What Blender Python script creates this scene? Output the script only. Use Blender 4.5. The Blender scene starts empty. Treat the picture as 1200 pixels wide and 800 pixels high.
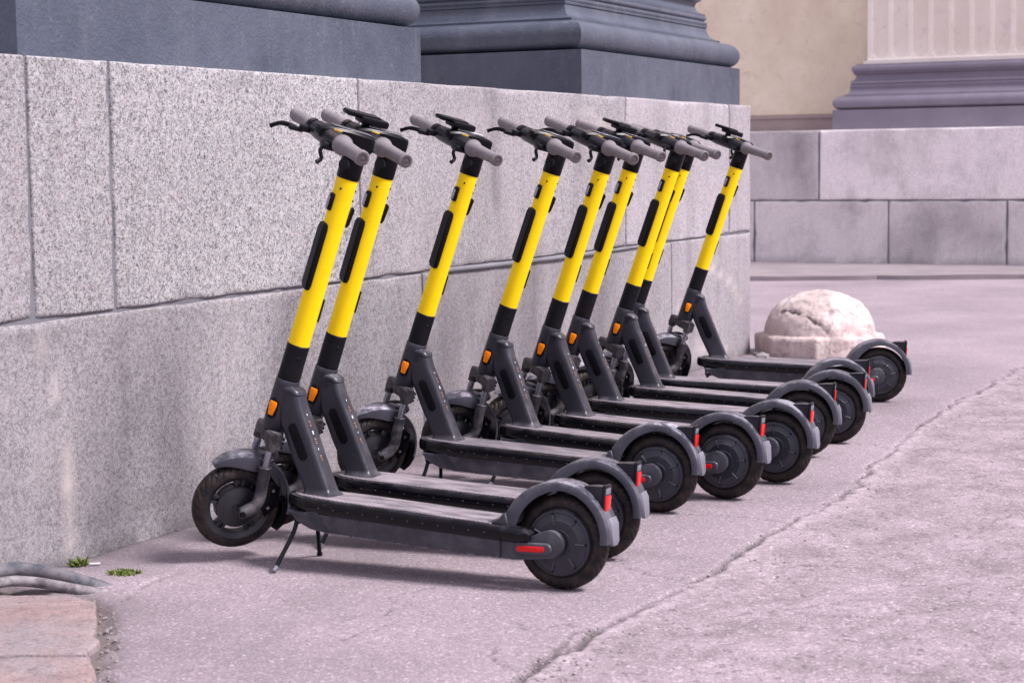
import bpy, bmesh, math, random
import numpy as np
from mathutils import Vector, Matrix, noise as mnoise

random.seed(7)
rng = np.random.default_rng(7)
C = bpy.context.scene.collection
scene = bpy.context.scene

# ------------------------------------------------------------------ camera
cam_d = bpy.data.cameras.new('camera')
cam = bpy.data.objects.new('camera', cam_d); C.objects.link(cam)
RT = Vector((0.9999193, -0.0012429, -0.0126462)); UP = Vector((0.0127071, 0.0978006, 0.9951249)); FW = Vector((0, 0.9952053, -0.0978085))
m = Matrix.Identity(4)
for i in range(3):
    m[i][0] = RT[i]; m[i][1] = UP[i]; m[i][2] = -FW[i]
m[2][3] = 1.1133
cam.matrix_world = m
cam_d.sensor_width = 36; cam_d.sensor_fit = 'HORIZONTAL'; cam_d.lens = 2134.27 / 1200 * 36
cam_d.clip_end = 1000; cam_d.clip_start = .05
cam_d.dof.use_dof = True; cam_d.dof.focus_distance = 6.0; cam_d.dof.aperture_fstop = 6.3
scene.camera = cam

# ------------------------------------------------------------------ sky, sun, exposure
SUN_EL, SUN_AZ = math.radians(50), math.radians(110)       # azimuth clockwise from +Y (away from the camera)
world = bpy.data.worlds.new("World"); scene.world = world; world.use_nodes = True
wn_ = world.node_tree; wn_.nodes.clear()
sky = wn_.nodes.new('ShaderNodeTexSky'); sky.sky_type = 'NISHITA'; sky.sun_disc = False
sky.sun_elevation = SUN_EL; sky.sun_rotation = SUN_AZ; sky.air_density = 1.0; sky.dust_density = 4.0; sky.ozone_density = 1.0
mixw = wn_.nodes.new('ShaderNodeMix'); mixw.data_type = 'RGBA'; mixw.inputs[0].default_value = .72
mixw.inputs[7].default_value = (8.25, 7.65, 9.5, 1)        # thin bright overcast over the blue
bg = wn_.nodes.new('ShaderNodeBackground'); bg.inputs[1].default_value = 0.074
wo = wn_.nodes.new('ShaderNodeOutputWorld')
wn_.links.new(sky.outputs[0], mixw.inputs[6]); wn_.links.new(mixw.outputs[2], bg.inputs[0]); wn_.links.new(bg.outputs[0], wo.inputs[0])
sd = bpy.data.lights.new('sun', 'SUN'); sd.energy = 3.1; sd.angle = math.radians(15); sd.color = (1, .94, .945)
sun = bpy.data.objects.new('sun', sd); C.objects.link(sun)
sdir = Vector((math.sin(SUN_AZ) * math.cos(SUN_EL), math.cos(SUN_AZ) * math.cos(SUN_EL), math.sin(SUN_EL)))
sun.rotation_euler = (-sdir).to_track_quat('-Z', 'Y').to_euler(); sun.location = sdir * 30
scene.view_settings.view_transform = 'Standard'; scene.view_settings.look = 'None'
scene.view_settings.gamma = 1; scene.view_settings.use_curve_mapping = False
scene.view_settings.exposure = 0.92

# ------------------------------------------------------------------ material helpers
class NT:
    def __init__(s, name):
        s.mat = bpy.data.materials.new(name); s.mat.use_nodes = True
        s.t = s.mat.node_tree; s.b = s.t.nodes['Principled BSDF']
    def n(s, typ, **kw):
        nd = s.t.nodes.new(typ)
        for k, v in kw.items():
            if k.startswith('i_'):
                key = k[2:]; key = int(key) if key.isdigit() else key
                nd.inputs[key].default_value = v
            else: setattr(nd, k, v)
        return nd
    def l(s, a, b): s.t.links.new(a, b)
    def coord(s, which='Object'):
        return s.n('ShaderNodeTexCoord').outputs[which]
    def mapping(s, src, scale=(1, 1, 1), rot=(0, 0, 0)):
        mp = s.n('ShaderNodeMapping'); mp.inputs['Scale'].default_value = scale; mp.inputs['Rotation'].default_value = rot
        s.l(src, mp.inputs[0]); return mp.outputs[0]
    def noise(s, src, scale, detail=4, rough=.55, dist=0.):
        nd = s.n('ShaderNodeTexNoise'); nd.inputs['Scale'].default_value = scale; nd.inputs['Detail'].default_value = detail
        nd.inputs['Roughness'].default_value = rough; nd.inputs['Distortion'].default_value = dist
        if src is not None: s.l(src, nd.inputs['Vector'])
        return nd.outputs['Fac']
    def voro(s, src, scale, feature='F1', out='Color', rnd=1):
        nd = s.n('ShaderNodeTexVoronoi'); nd.feature = feature; nd.inputs['Scale'].default_value = scale
        nd.inputs['Randomness'].default_value = rnd
        s.l(src, nd.inputs['Vector']); return nd.outputs[out]
    def ramp(s, src, stops, interp='LINEAR'):
        nd = s.n('ShaderNodeValToRGB'); cr = nd.color_ramp; cr.interpolation = interp
        while len(cr.elements) > 1: cr.elements.remove(cr.elements[-1])
        for i, (p, c) in enumerate(stops):
            e = cr.elements[0] if i == 0 else cr.elements.new(p)
            e.position = p
            e.color = (c, c, c, 1) if isinstance(c, (int, float)) else (*c, 1)
        s.l(src, nd.inputs[0]); return nd.outputs[0]
    def mix(s, fac, a, b, mode='MIX'):
        nd = s.n('ShaderNodeMix', data_type='RGBA', blend_type=mode)
        for v, k in ((fac, 0), (a, 6), (b, 7)):
            if hasattr(v, 'links'): s.l(v, nd.inputs[k])
            elif k == 0: nd.inputs[0].default_value = v
            else: nd.inputs[k].default_value = (*v, 1) if len(v) == 3 else v
        return nd.outputs[2]
    def math(s, op, a, b=0, c=None):
        nd = s.n('ShaderNodeMath', operation=op)
        for i, v in enumerate((a, b) if c is None else (a, b, c)):
            if hasattr(v, 'links'): s.l(v, nd.inputs[i])
            else: nd.inputs[i].default_value = v
        return nd.outputs[0]
    def attr(s, name):
        return s.n('ShaderNodeAttribute', attribute_name=name).outputs['Fac']
    def set(s, k, v):
        if hasattr(v, 'links'): s.l(v, s.b.inputs[k])
        elif isinstance(v, tuple) and len(v) == 3: s.b.inputs[k].default_value = (*v, 1)
        else: s.b.inputs[k].default_value = v
    def bump(s, h, strength=.3, dist=.002, prev=None):
        nd = s.n('ShaderNodeBump'); nd.inputs['Strength'].default_value = strength; nd.inputs['Distance'].default_value = dist
        s.l(h, nd.inputs['Height'])
        if prev is not None: s.l(prev, nd.inputs['Normal'])
        s.l(nd.outputs[0], s.b.inputs['Normal']); return nd.outputs[0]
    def sep(s, src, axis):
        nd = s.n('ShaderNodeSeparateXYZ'); s.l(src, nd.inputs[0]); return nd.outputs[axis]

def simple(name, col, rough=.5, metal=0., grain=0., gs=400, spec=.5):
    t = NT(name); t.set('Roughness', rough); t.set('Metallic', metal); t.set('Specular IOR Level', spec)
    co = t.coord()
    n1 = t.noise(co, 35, 4)
    c = t.mix(t.ramp(n1, [(.35, 0.), (.7, 1.)]), tuple(x * .8 for x in col), tuple(min(1, x * 1.2) for x in col))
    t.set('Base Color', c)
    if grain: t.bump(t.noise(co, gs, 2), grain, .0006)
    return t.mat

def worn_paint(name, col, rough=.42, dust=.5, dustcol=(.27, .24, .28), spec=.45, side=.05):
    """painted metal with road dust on the faces that look up and scattered scratches"""
    t = NT(name); co = t.coord()
    rnd = t.n('ShaderNodeObjectInfo').outputs['Random']
    shift = t.n('ShaderNodeVectorMath', operation='ADD'); t.l(co, shift.inputs[0])
    cmb = t.n('ShaderNodeCombineXYZ'); t.l(t.math('MULTIPLY', rnd, 7.3), cmb.inputs[0]); t.l(t.math('MULTIPLY', rnd, 3.1), cmb.inputs[2])
    t.l(cmb.outputs[0], shift.inputs[1]); v = shift.outputs[0]
    blot = t.ramp(t.noise(v, 22, 5, .65), [(.42, 0.), (.72, 1.)])
    nz = t.sep(t.n('ShaderNodeNewGeometry').outputs['Normal'], 2)
    upf = t.ramp(nz, [(.15, side), (.9, 1.)])
    d = t.math('MULTIPLY', t.math('MULTIPLY', blot, upf), t.math('MULTIPLY', t.math('ADD', rnd, .55), dust))
    c = t.mix(t.noise(v, 9, 3), tuple(x * .82 for x in col), tuple(x * 1.2 for x in col))
    c = t.mix(d, c, dustcol)
    st = t.mapping(v, (30, 90, 220), (0.1, .25, .1))
    scr = t.ramp(t.noise(st, 1.6, 3, .6), [(.70, 0.), (.745, .5), (.80, 0.)])
    c = t.mix(t.math('MULTIPLY', scr, .6), c, (.42, .40, .44))
    t.set('Base Color', c)
    t.set('Roughness', t.math('ADD', t.math('MULTIPLY', d, .4), rough))
    t.set('Specular IOR Level', spec)
    t.bump(t.noise(v, 260, 3), .12, .0006)
    return t.mat

M = {}
M['paint'] = worn_paint('dark_grey_paint', (.022, .022, .032), .33, .38, spec=.38)
M['paint_fender'] = worn_paint('dark_grey_fender_plastic', (.038, .038, .053), .36, 1.0, (.36, .34, .40))
M['paint_side'] = worn_paint('deck_side_metal', (.022, .024, .034), .30, .5)
M['rail'] = worn_paint('black_deck_edge', (.004, .004, .0065), .2, .25, spec=.25, side=.0)
M['plastic'] = simple('black_plastic', (.0035, .0035, .0055), .30, grain=.10, spec=.15)
M['plastic_grey'] = simple('dark_grey_plastic', (.008, .008, .012), .34, grain=.12, spec=.2)
M['dusty_plastic'] = worn_paint('dusty_black_plastic', (.012, .0115, .016), .42, .75, (.17, .145, .15), side=.45)
M['case'] = worn_paint('scuffed_case_metal', (.030, .031, .042), .32, .6, (.27, .25, .30), side=.22)
M['leg_metal'] = worn_paint('scuffed_fork_metal', (.016, .016, .021), .38, .8, (.15, .135, .145), side=.7)
M['matte'] = simple('black_matte_panel', (.0035, .0035, .006), .42, spec=.14)
M['sleeve'] = simple('black_sleeve', (.006, .0055, .0085), .45, grain=.1, spec=.17)
M['hub'] = worn_paint('motor_hub_cover', (.020, .022, .032), .33, .5)
M['chrome'] = simple('steel', (.42, .42, .47), .3, 1.)
M['spring'] = simple('stanchion_steel', (.32, .32, .38), .25, .9)
M['rim'] = simple('front_rim', (.014, .0145, .019), .42)
M['yellow'] = simple('yellow_paint', (.92, .56, .004), .42)
t = NT('yellow_paint_worn'); co = t.coord()
c = t.mix(t.ramp(t.noise(co, 6, 5), [(.35, 0.), (.7, 1.)]), (.92, .625, .001), (.98, .705, .001))
c = t.mix(t.math('MULTIPLY', t.ramp(t.noise(t.mapping(co, (60, 60, 9)), 3, 4), [(.66, 0.), (.74, 1.)]), .25), c, (.35, .24, .04))
t.set('Base Color', c); t.set('Roughness', .4); t.set('Specular IOR Level', .25); M['yellow'] = t.mat
M['yellow_mark'] = simple('yellow_mark', (.9, .5, .01), .5)
M['white_mark'] = simple('white_mark', (.62, .6, .64), .5)
M['orange_mark'] = simple('orange_mark', (.5, .25, .14), .5)
M['tail_plate'] = worn_paint('scuffed_grey_plate', (.15, .148, .18), .45, .8, (.42, .40, .45))
def lens(name, col, sc):
    t = NT(name); co = t.coord(); t.set('Roughness', .12)
    ck = t.voro(co, sc, 'F1', 'Distance')
    t.set('Base Color', t.mix(t.ramp(ck, [(0, 0.), (.6, 1.)]), tuple(x * .75 for x in col), col))
    t.set('Coat Weight', .0); t.set('Specular IOR Level', .35); t.bump(ck, .3, .0008); return t.mat
M['red'] = lens('red_lens', (.62, .008, .010), 380)
M['amber'] = lens('amber_reflector', (1., .25, .0), 330)
t = NT('grip_rubber'); co = t.coord(); t.set('Roughness', .7); t.set('Specular IOR Level', .3)
t.set('Base Color', t.mix(t.ramp(t.noise(co, 25, 4), [(.35, 0.), (.7, 1.)]), (.165, .148, .16), (.23, .208, .222)))
t.bump(t.noise(co, 900, 1), .25, .0006); M['grip'] = t.mat
M['grip_end'] = simple('grip_end_rubber', (.075, .06, .065), .6)
# tyre: brown worn sidewall, black tread
t = NT('tyre_rubber'); co = t.coord(); t.set('Roughness', .5); t.set('Specular IOR Level', .22)
rub = t.mix(t.ramp(t.noise(co, 30, 5, .6), [(.38, 0.), (.72, 1.)]), (.008, .007, .008), (.040, .028, .025))
t.set('Base Color', rub); t.bump(t.noise(co, 300, 3), .2, .001); M['tyre'] = t.mat
# deck mat: ribbed rubber, dirty
t = NT('deck_mat_rubber'); co = t.coord()
rnd = t.n('ShaderNodeObjectInfo').outputs['Random']
cmb = t.n('ShaderNodeCombineXYZ'); t.l(t.math('MULTIPLY', rnd, 9.), cmb.inputs[0])
va = t.n('ShaderNodeVectorMath', operation='ADD'); t.l(co, va.inputs[0]); t.l(cmb.outputs[0], va.inputs[1]); v = va.outputs[0]
dirt = t.ramp(t.noise(t.mapping(v, (6, 18, 1)), 1.5, 6, .65), [(.3, 0.), (.68, 1.)])
amt = t.math('MULTIPLY', dirt, t.math('ADD', t.math('MULTIPLY', rnd, .5), .60))
ribs = t.n('ShaderNodeTexWave', wave_type='BANDS', bands_direction='DIAGONAL'); ribs.inputs['Scale'].default_value = 42
t.l(v, ribs.inputs[0])
ribf = t.ramp(ribs.outputs['Fac'], [(.3, 0.), (.6, 1.)])
c = t.mix(amt, (.05, .05, .062), (.40, .345, .38))
c = t.mix(t.math('MULTIPLY', ribf, .45), c, t.mix(amt, (.022, .022, .028), (.14, .12, .135)))
c = t.mix(t.ramp(t.noise(v, 260, 2), [(.62, 0.), (.75, .5)]), c, (.42, .38, .42))
t.set('Base Color', c); t.set('Roughness', .62); t.bump(ribs.outputs['Fac'], .5, .0012); M['mat'] = t.mat

# ------------------------------------------------------------------ mesh builder
class MB:
    def __init__(s): s.v = []; s.f = []; s.mi = []; s.mats = []
    def _m(s, mat):
        if mat not in s.mats: s.mats.append(mat)
        return s.mats.index(mat)
    def add(s, vs, fs, mat, X=None):
        k = s._m(mat); o = len(s.v)
        for p in vs:
            p = Vector(p)
            s.v.append(tuple(X @ p) if X is not None else tuple(p))
        for f in fs: s.f.append(tuple(i + o for i in f)); s.mi.append(k)
        return s
    def bm(s, b, mat, X=None):
        b.verts.index_update()
        s.add([v.co.copy() for v in b.verts], [[v.index for v in f.verts] for f in b.faces], mat, X); b.free()
    def box(s, c, size, mat, bev=.002, R=None, seg=2):
        b = bmesh.new(); bmesh.ops.create_cube(b, size=1)
        for v in b.verts: v.co = Vector((v.co.x * size[0], v.co.y * size[1], v.co.z * size[2]))
        if bev: bmesh.ops.bevel(b, geom=b.edges[:] , offset=min(bev, min(size) * .45), segments=seg, profile=.5, affect='EDGES')
        X = Matrix.Translation(Vector(c)) @ (R.to_4x4() if R is not None else Matrix.Identity(4))
        s.bm(b, mat, X); return s
    def prism(s, poly, a0, a1, mat, bev=.002, axis='y', seg=2):
        """poly of (x,z) extruded along y, or (x,y) along z"""
        b = bmesh.new()
        def P(p, a): return (p[0], a, p[1]) if axis == 'y' else ((p[0], p[1], a) if axis == 'z' else (a, p[0], p[1]))
        lo = [b.verts.new(P(p, a0)) for p in poly]; hi = [b.verts.new(P(p, a1)) for p in poly]
        n = len(poly)
        b.faces.new(lo); b.faces.new(hi[::-1])
        for i in range(n): b.faces.new((lo[i], hi[i], hi[(i + 1) % n], lo[(i + 1) % n]))
        bmesh.ops.recalc_face_normals(b, faces=b.faces[:])
        if bev:
            es = [e for e in b.edges if (e.verts[0] in lo) == (e.verts[1] in lo)]
            bmesh.ops.bevel(b, geom=es, offset=bev, segments=seg, profile=.5, affect='EDGES')
        s.bm(b, mat); return s
    def loft(s, secs, mat, cap=True, closed=True):
        n = len(secs[0]); vs = [p for q in secs for p in q]; fs = []
        for i in range(len(secs) - 1):
            for j in range(n if closed else n - 1):
                k = (j + 1) % n
                fs.append((i * n + j, i * n + k, (i + 1) * n + k, (i + 1) * n + j))
        if cap: fs.append(tuple(range(n))[::-1]); fs.append(tuple((len(secs) - 1) * n + j for j in range(n)))
        s.add(vs, fs, mat); return s
    def tube(s, path, rad, mat, seg=16, cap=True, flat=1.):
        path = [Vector(p) for p in path]; n = len(path)
        if not hasattr(rad, '__len__'): rad = [rad] * n
        ref = None; secs = []
        for i in range(n):
            d = (path[min(i + 1, n - 1)] - path[max(i - 1, 0)]).normalized()
            if ref is None:
                ref = Vector((0, 0, 1)) if abs(d.z) < .9 else Vector((0, 1, 0))
            a = (ref - d * ref.dot(d)).normalized(); ref = a; b = d.cross(a)
            secs.append([path[i] + (a * math.cos(t) * flat + b * math.sin(t)) * rad[i] for t in [2 * math.pi * k / seg for k in range(seg)]])
        return s.loft(secs, mat, cap)
    def lathe(s, prof, c, mat, axis='y', seg=48, close=False):
        """prof of (radius, along-axis)"""
        c = Vector(c); vs = []; n = len(prof)
        for k in range(seg):
            t = 2 * math.pi * k / seg; co, si = math.cos(t), math.sin(t)
            for r, a in prof:
                vs.append(c + (Vector((r * co, a, r * si)) if axis == 'y' else Vector((r * co, r * si, a))))
        fs = []
        for k in range(seg):
            k2 = (k + 1) % seg
            for j in range(n if close else n - 1):
                j2 = (j + 1) % n
                fs.append((k * n + j, k * n + j2, k2 * n + j2, k2 * n + j))
        s.add(vs, fs, mat); return s
    def build(s, name, parent=None, smooth=38, recalc=True):
        me = bpy.data.meshes.new(name); me.from_pydata(s.v, [], s.f)
        for mt in s.mats: me.materials.append(M[mt] if isinstance(mt, str) else mt)
        me.polygons.foreach_set('material_index', s.mi)
        me.update()
        if recalc:
            b = bmesh.new(); b.from_mesh(me); bmesh.ops.remove_doubles(b, verts=b.verts[:], dist=1e-6)
            bmesh.ops.recalc_face_normals(b, faces=b.faces[:]); b.to_mesh(me); b.free()
        if smooth:
            me.polygons.foreach_set('use_smooth', [True] * len(me.polygons))
            me.set_sharp_from_angle(angle=math.radians(smooth))
        o = bpy.data.objects.new(name, me); C.objects.link(o)
        if parent is not None: o.parent = parent
        return o

def tag(o, label=None, cat=None, group=None, kind=None):
    if label: o['label'] = label
    if cat: o['category'] = cat
    if group: o['group'] = group
    if kind: o['kind'] = kind
    return o

# ================================================================== SETTING
WO = Vector((-0.81311, 6.0, 0)); WD = Vector((0.437067, 0.899429, 0)); WN = Vector((0.899429, -0.437067, 0))   # wall foot, its run, its outward normal
BO = Vector((2.0, 19.55044, 0)); BD = Vector((0.900353, -0.43516, 0)); BN = Vector((-0.43516, -0.900353, 0))
def frame_mat(o, d, n):   # local x = along, y = into the wall, z = up
    X = Matrix.Identity(4)
    for i in range(3): X[i][0] = d[i]; X[i][1] = -n[i]; X[i][2] = (0, 0, 1)[i]; X[i][3] = o[i]
    return X
WX = frame_mat(WO, WD, WN); BX = frame_mat(BO, BD, BN)

# ---- ground sheet with the real crack, patches and grit modelled in
crack = np.array([(-.75, 2.2), (-.35, 3.1), (-.12, 3.62), (-.015, 3.825), (.03, 3.95), (.078, 4.039), (.17, 4.254), (.278, 4.405), (.486, 4.792), (.617, 5.06), (.787, 5.436),
                  (1.063, 5.909), (1.265, 6.445), (1.45, 6.918), (1.703, 7.535), (2.028, 8.268), (2.711, 9.588), (3.6, 11.2), (6, 15)])
def axis_coords(lo, hi, step, far_lo, far_hi, g=1.09):
    a = list(np.arange(lo, hi, step)); 
    s = step; x = a[-1]
    while x < far_hi: s *= g; x += s; a.append(x)
    s = step; x = lo; pre = []
    while x > far_lo: s *= g; x -= s; pre.append(x)
    return np.array(pre[::-1] + a)
gx = axis_coords(-1.75, 3.0, .0105, -160, 160)
gy = axis_coords(3.55, 8.6, .0115, -60, 300, 1.06)
X, Y = np.meshgrid(gx, gy)
P = np.stack([X.ravel(), Y.ravel()], 1)
def fbm(P, sc, oct=4, seed=0):
    r = np.random.default_rng(seed); out = np.zeros(len(P)); amp = 1; tot = 0
    for o in range(oct):
        tab = r.random((256, 256)); q = P * sc * 2 ** o + r.random(2) * 50
        i = np.floor(q).astype(int); f = q - i; f = f * f * (3 - 2 * f)
        a = tab[i[:, 0] % 256, i[:, 1] % 256]; b = tab[(i[:, 0] + 1) % 256, i[:, 1] % 256]
        c_ = tab[i[:, 0] % 256, (i[:, 1] + 1) % 256]; d = tab[(i[:, 0] + 1) % 256, (i[:, 1] + 1) % 256]
        out += amp * ((a * (1 - f[:, 0]) + b * f[:, 0]) * (1 - f[:, 1]) + (c_ * (1 - f[:, 0]) + d * f[:, 0]) * f[:, 1]); tot += amp; amp *= .5
    return out / tot
def seg_dist(P, poly):
    best = np.full(len(P), 1e9); sign = np.zeros(len(P))
    for a, b in zip(poly[:-1], poly[1:]):
        d = b - a; t_ = np.clip(((P - a) @ d) / (d @ d), 0, 1); q = a + t_[:, None] * d
        v = P - q; dist = np.hypot(v[:, 0], v[:, 1]); cr = d[0] * v[:, 1] - d[1] * v[:, 0]
        msk = dist < best; best[msk] = dist[msk]; sign[msk] = np.sign(cr[msk])
    return best, sign
Pw = P + .085 * (np.stack([fbm(P, 5, 4, 1), fbm(P, 5, 4, 2)], 1) - .5) + .034 * (np.stack([fbm(P, 30, 3, 3), fbm(P, 30, 3, 4)], 1) - .5)
cd, cs = seg_dist(Pw, crack)
right = (cs < 0)
sdist = np.where(right, cd, -cd)
width = .003 + .006 * (P[:, 1] < 4.5) + .010 * np.clip((fbm(P, 2.2, 3, 9) - .38) * 2.6, 0, 1)
groove = np.exp(-(cd / width) ** 2)
strip = np.clip(1 - np.abs(sdist - .03) / .045, 0, 1)
sidecr = []
for pl, w in (([(.078, 4.04), (.08, 4.15), (.115, 4.23), (.17, 4.254)], .006), ([(.0, 3.85), (-.06, 4.0), (-.05, 4.12)], .004), ([(.86, 5.42), (.80, 5.55), (.66, 5.66), (.50, 5.70)], .004), ([(.48, 4.78), (.36, 4.86), (.30, 5.02), (.26, 5.2)], .0035), ([(.617, 5.06), (.74, 4.95), (.95, 4.92)], .003),
              ([(1.45, 6.92), (1.36, 7.05), (1.2, 7.1)], .003), ([(1.15, 5.2), (1.35, 5.3), (1.5, 5.6), (1.75, 5.7), (1.9, 6.1)], .0028), ([(.55, 4.4), (.8, 4.5), (1.0, 4.42), (1.3, 4.6)], .0026), ([(1.6, 6.3), (1.9, 6.5), (2.3, 6.6)], .003), ([(-.4, 4.2), (-.3, 4.35), (-.33, 4.6), (-.2, 4.75)], .002), ([(.17, 4.25), (.1, 4.3), (.02, 4.27), (-.04, 4.36)], .004)):
    d_, _ = seg_dist(Pw, np.array(pl)); sidecr.append(.7 * np.exp(-(d_ / w) ** 2))
side = np.max(sidecr, 0)
r_mask = np.clip(sdist / .10 + .2 + .8 * (fbm(P, 12, 3, 19) - .5), 0, 1)
z = .006 * (fbm(P, .9, 3, 5) - .5) + .0022 * (fbm(P, 22, 3, 6) - .5)
z += r_mask * (.010 * (fbm(P, 9, 4, 7) - .55) + .006 * (fbm(P, 38, 2, 13) - .5) - .004)
z -= groove * .016 + side * .006
z += strip * .006 * (fbm(P, 40, 2, 8) - .3)
# broken joint between asphalt and the granite flags, bottom left
flag = np.array([(-.90, 3.4), (-.895, 3.86), (-.975, 4.30), (-1.04, 4.50), (-1.12, 4.66), (-1.4, 4.78), (-1.9, 4.75)])
fd, fs_ = seg_dist(P + .025 * (np.stack([fbm(P, 18, 3, 11), fbm(P, 18, 3, 12)], 1) - .5), flag)
gap = np.exp(-(fd / (.014 + .022 * fbm(P, 7, 3, 14))) ** 2) * np.clip((fbm(P, 16, 3, 15) - .25) * 3.4, .25, 1)
left_soil = ((P[:, 0] < -.93) & (P[:, 1] < 5.25) & (fs_ > 0)).astype(float) * np.clip(fd / .02, 0, 1)
z -= gap * .014; z -= left_soil * .006
dips, _ = seg_dist(P, np.array([(-1.02, 4.62), (-.99, 4.80), (-.93, 4.93)]))
dipm = np.exp(-(dips / (.004 + .03 * np.clip(fbm(P, 12, 3, 16) - .35, 0, 1))) ** 2) * np.clip((fbm(P, 25, 3, 17) - .3) * 3, 0, 1); z -= dipm * .014
fadeg = np.exp(-np.clip(np.hypot(np.maximum(P[:, 0] - 4, 0) + np.maximum(-2.5 - P[:, 0], 0), np.maximum(P[:, 1] - 13, 0)), 0, 50) / 3)
z *= fadeg
wdist = (P - np.array([WO.x, WO.y])) @ np.array([WN.x, WN.y])
wrun = (P - np.array([WO.x, WO.y])) @ np.array([WD.x, WD.y])
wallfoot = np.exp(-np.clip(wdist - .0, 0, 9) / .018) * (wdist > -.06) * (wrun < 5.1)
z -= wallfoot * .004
me = bpy.data.meshes.new('ground')
nx_, ny_ = len(gx), len(gy)
me.vertices.add(nx_ * ny_); me.vertices.foreach_set('co', np.stack([P[:, 0], P[:, 1], z], 1).ravel())
ii, jj = np.meshgrid(np.arange(nx_ - 1), np.arange(ny_ - 1)); a_ = (jj * nx_ + ii).ravel()
quads = np.stack([a_, a_ + 1, a_ + nx_ + 1, a_ + nx_], 1).astype(np.int32)
nq = len(quads); me.loops.add(nq * 4); me.loops.foreach_set('vertex_index', quads.ravel())
me.polygons.add(nq); me.polygons.foreach_set('loop_start', np.arange(nq, dtype=np.int32) * 4)
me.update(calc_edges=True); me.polygons.foreach_set('use_smooth', np.ones(nq, dtype=bool))
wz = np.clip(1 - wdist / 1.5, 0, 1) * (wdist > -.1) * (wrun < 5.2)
dirt_shade = wz * np.clip((fbm(P, 3.2, 5, 41) - .28) * 2.4, 0, 1)  # dirt plus the shade under scooters and by the wall, painted, broken by noise
for nm, arr in (('grime_shade', dirt_shade), ('crack', np.clip(groove + side, 0, 1)), ('rough_side', r_mask), ('strip', strip), ('gap', np.clip(gap + dipm + left_soil * .8, 0, 1)), ('wallfoot', wallfoot)):
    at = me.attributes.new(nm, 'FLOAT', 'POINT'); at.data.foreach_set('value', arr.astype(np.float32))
ground = bpy.data.objects.new('ground', me); C.objects.link(ground); tag(ground, 'worn pinkish grey asphalt with a long crumbling crack', kind='structure')
t = NT('asphalt'); co = t.coord()
big = t.ramp(t.noise(co, .8, 5, .6), [(.3, 0.), (.7, 1.)])
base = t.mix(big, (.205, .170, .190), (.315, .260, .290))
base = t.mix(t.attr('rough_side'), base, t.mix(t.ramp(t.noise(co, 5, 6, .65), [(.35, 0.), (.68, 1.)]), (.198, .163, .178), (.325, .268, .295)))
gr = t.voro(co, 210)
grv = t.sep(gr, 0)
base = t.mix(.50, base, t.mix(1., base, t.ramp(grv, [(0, .5), (.35, .85), (.7, 1.15), (.9, 1.35), (1, 2.3)]), 'MULTIPLY'))
fl = t.ramp(t.sep(t.voro(co, 150), 1), [(.935, 0.), (.95, 1.)])
base = t.mix(t.math('MULTIPLY', fl, t.ramp(t.noise(co, 60, 2), [(.4, 0.), (.6, .6)])), base, (.55, .5, .53))
dk = t.ramp(t.noise(co, 120, 3, .7), [(.61, 0.), (.68, .75)])
base = t.mix(dk, base, (.06, .052, .058))
pt = t.math('MULTIPLY', t.attr('rough_side'), t.ramp(t.noise(co, 34, 5, .75), [(.56, 0.), (.64, .75)]))
base = t.mix(pt, base, (.095, .078, .082))
base = t.mix(t.math('MULTIPLY', t.attr('strip'), t.ramp(t.noise(co, 30, 4), [(.42, .0), (.6, .7)])), base, (.40, .34, .365))
st = t.ramp(t.noise(co, 2.3, 6, .7, 1.), [(.58, 0.), (.74, .35)])
base = t.mix(st, base, (.10, .087, .092))
base = t.mix(t.math('MULTIPLY', t.attr('grime_shade'), .62), base, (.115, .10, .107))  # darkens the asphalt colour for dirt and contact shade on the wall side
base = t.mix(t.math('MULTIPLY', t.attr('gap'), .85), base, t.mix(t.noise(co, 70, 4), (.05, .042, .04), (.17, .14, .13)))
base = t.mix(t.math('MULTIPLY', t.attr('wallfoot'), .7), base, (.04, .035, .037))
base = t.mix(t.math('MULTIPLY', t.attr('crack'), .85), base, (.045, .036, .036))
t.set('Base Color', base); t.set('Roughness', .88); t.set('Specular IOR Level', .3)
h = t.math('ADD', t.math('MULTIPLY', t.voro(co, 210, 'F1', 'Distance'), -.6), t.noise(co, 90, 4))
t.bump(h, .42, .003); me.materials.append(t.mat)

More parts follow.
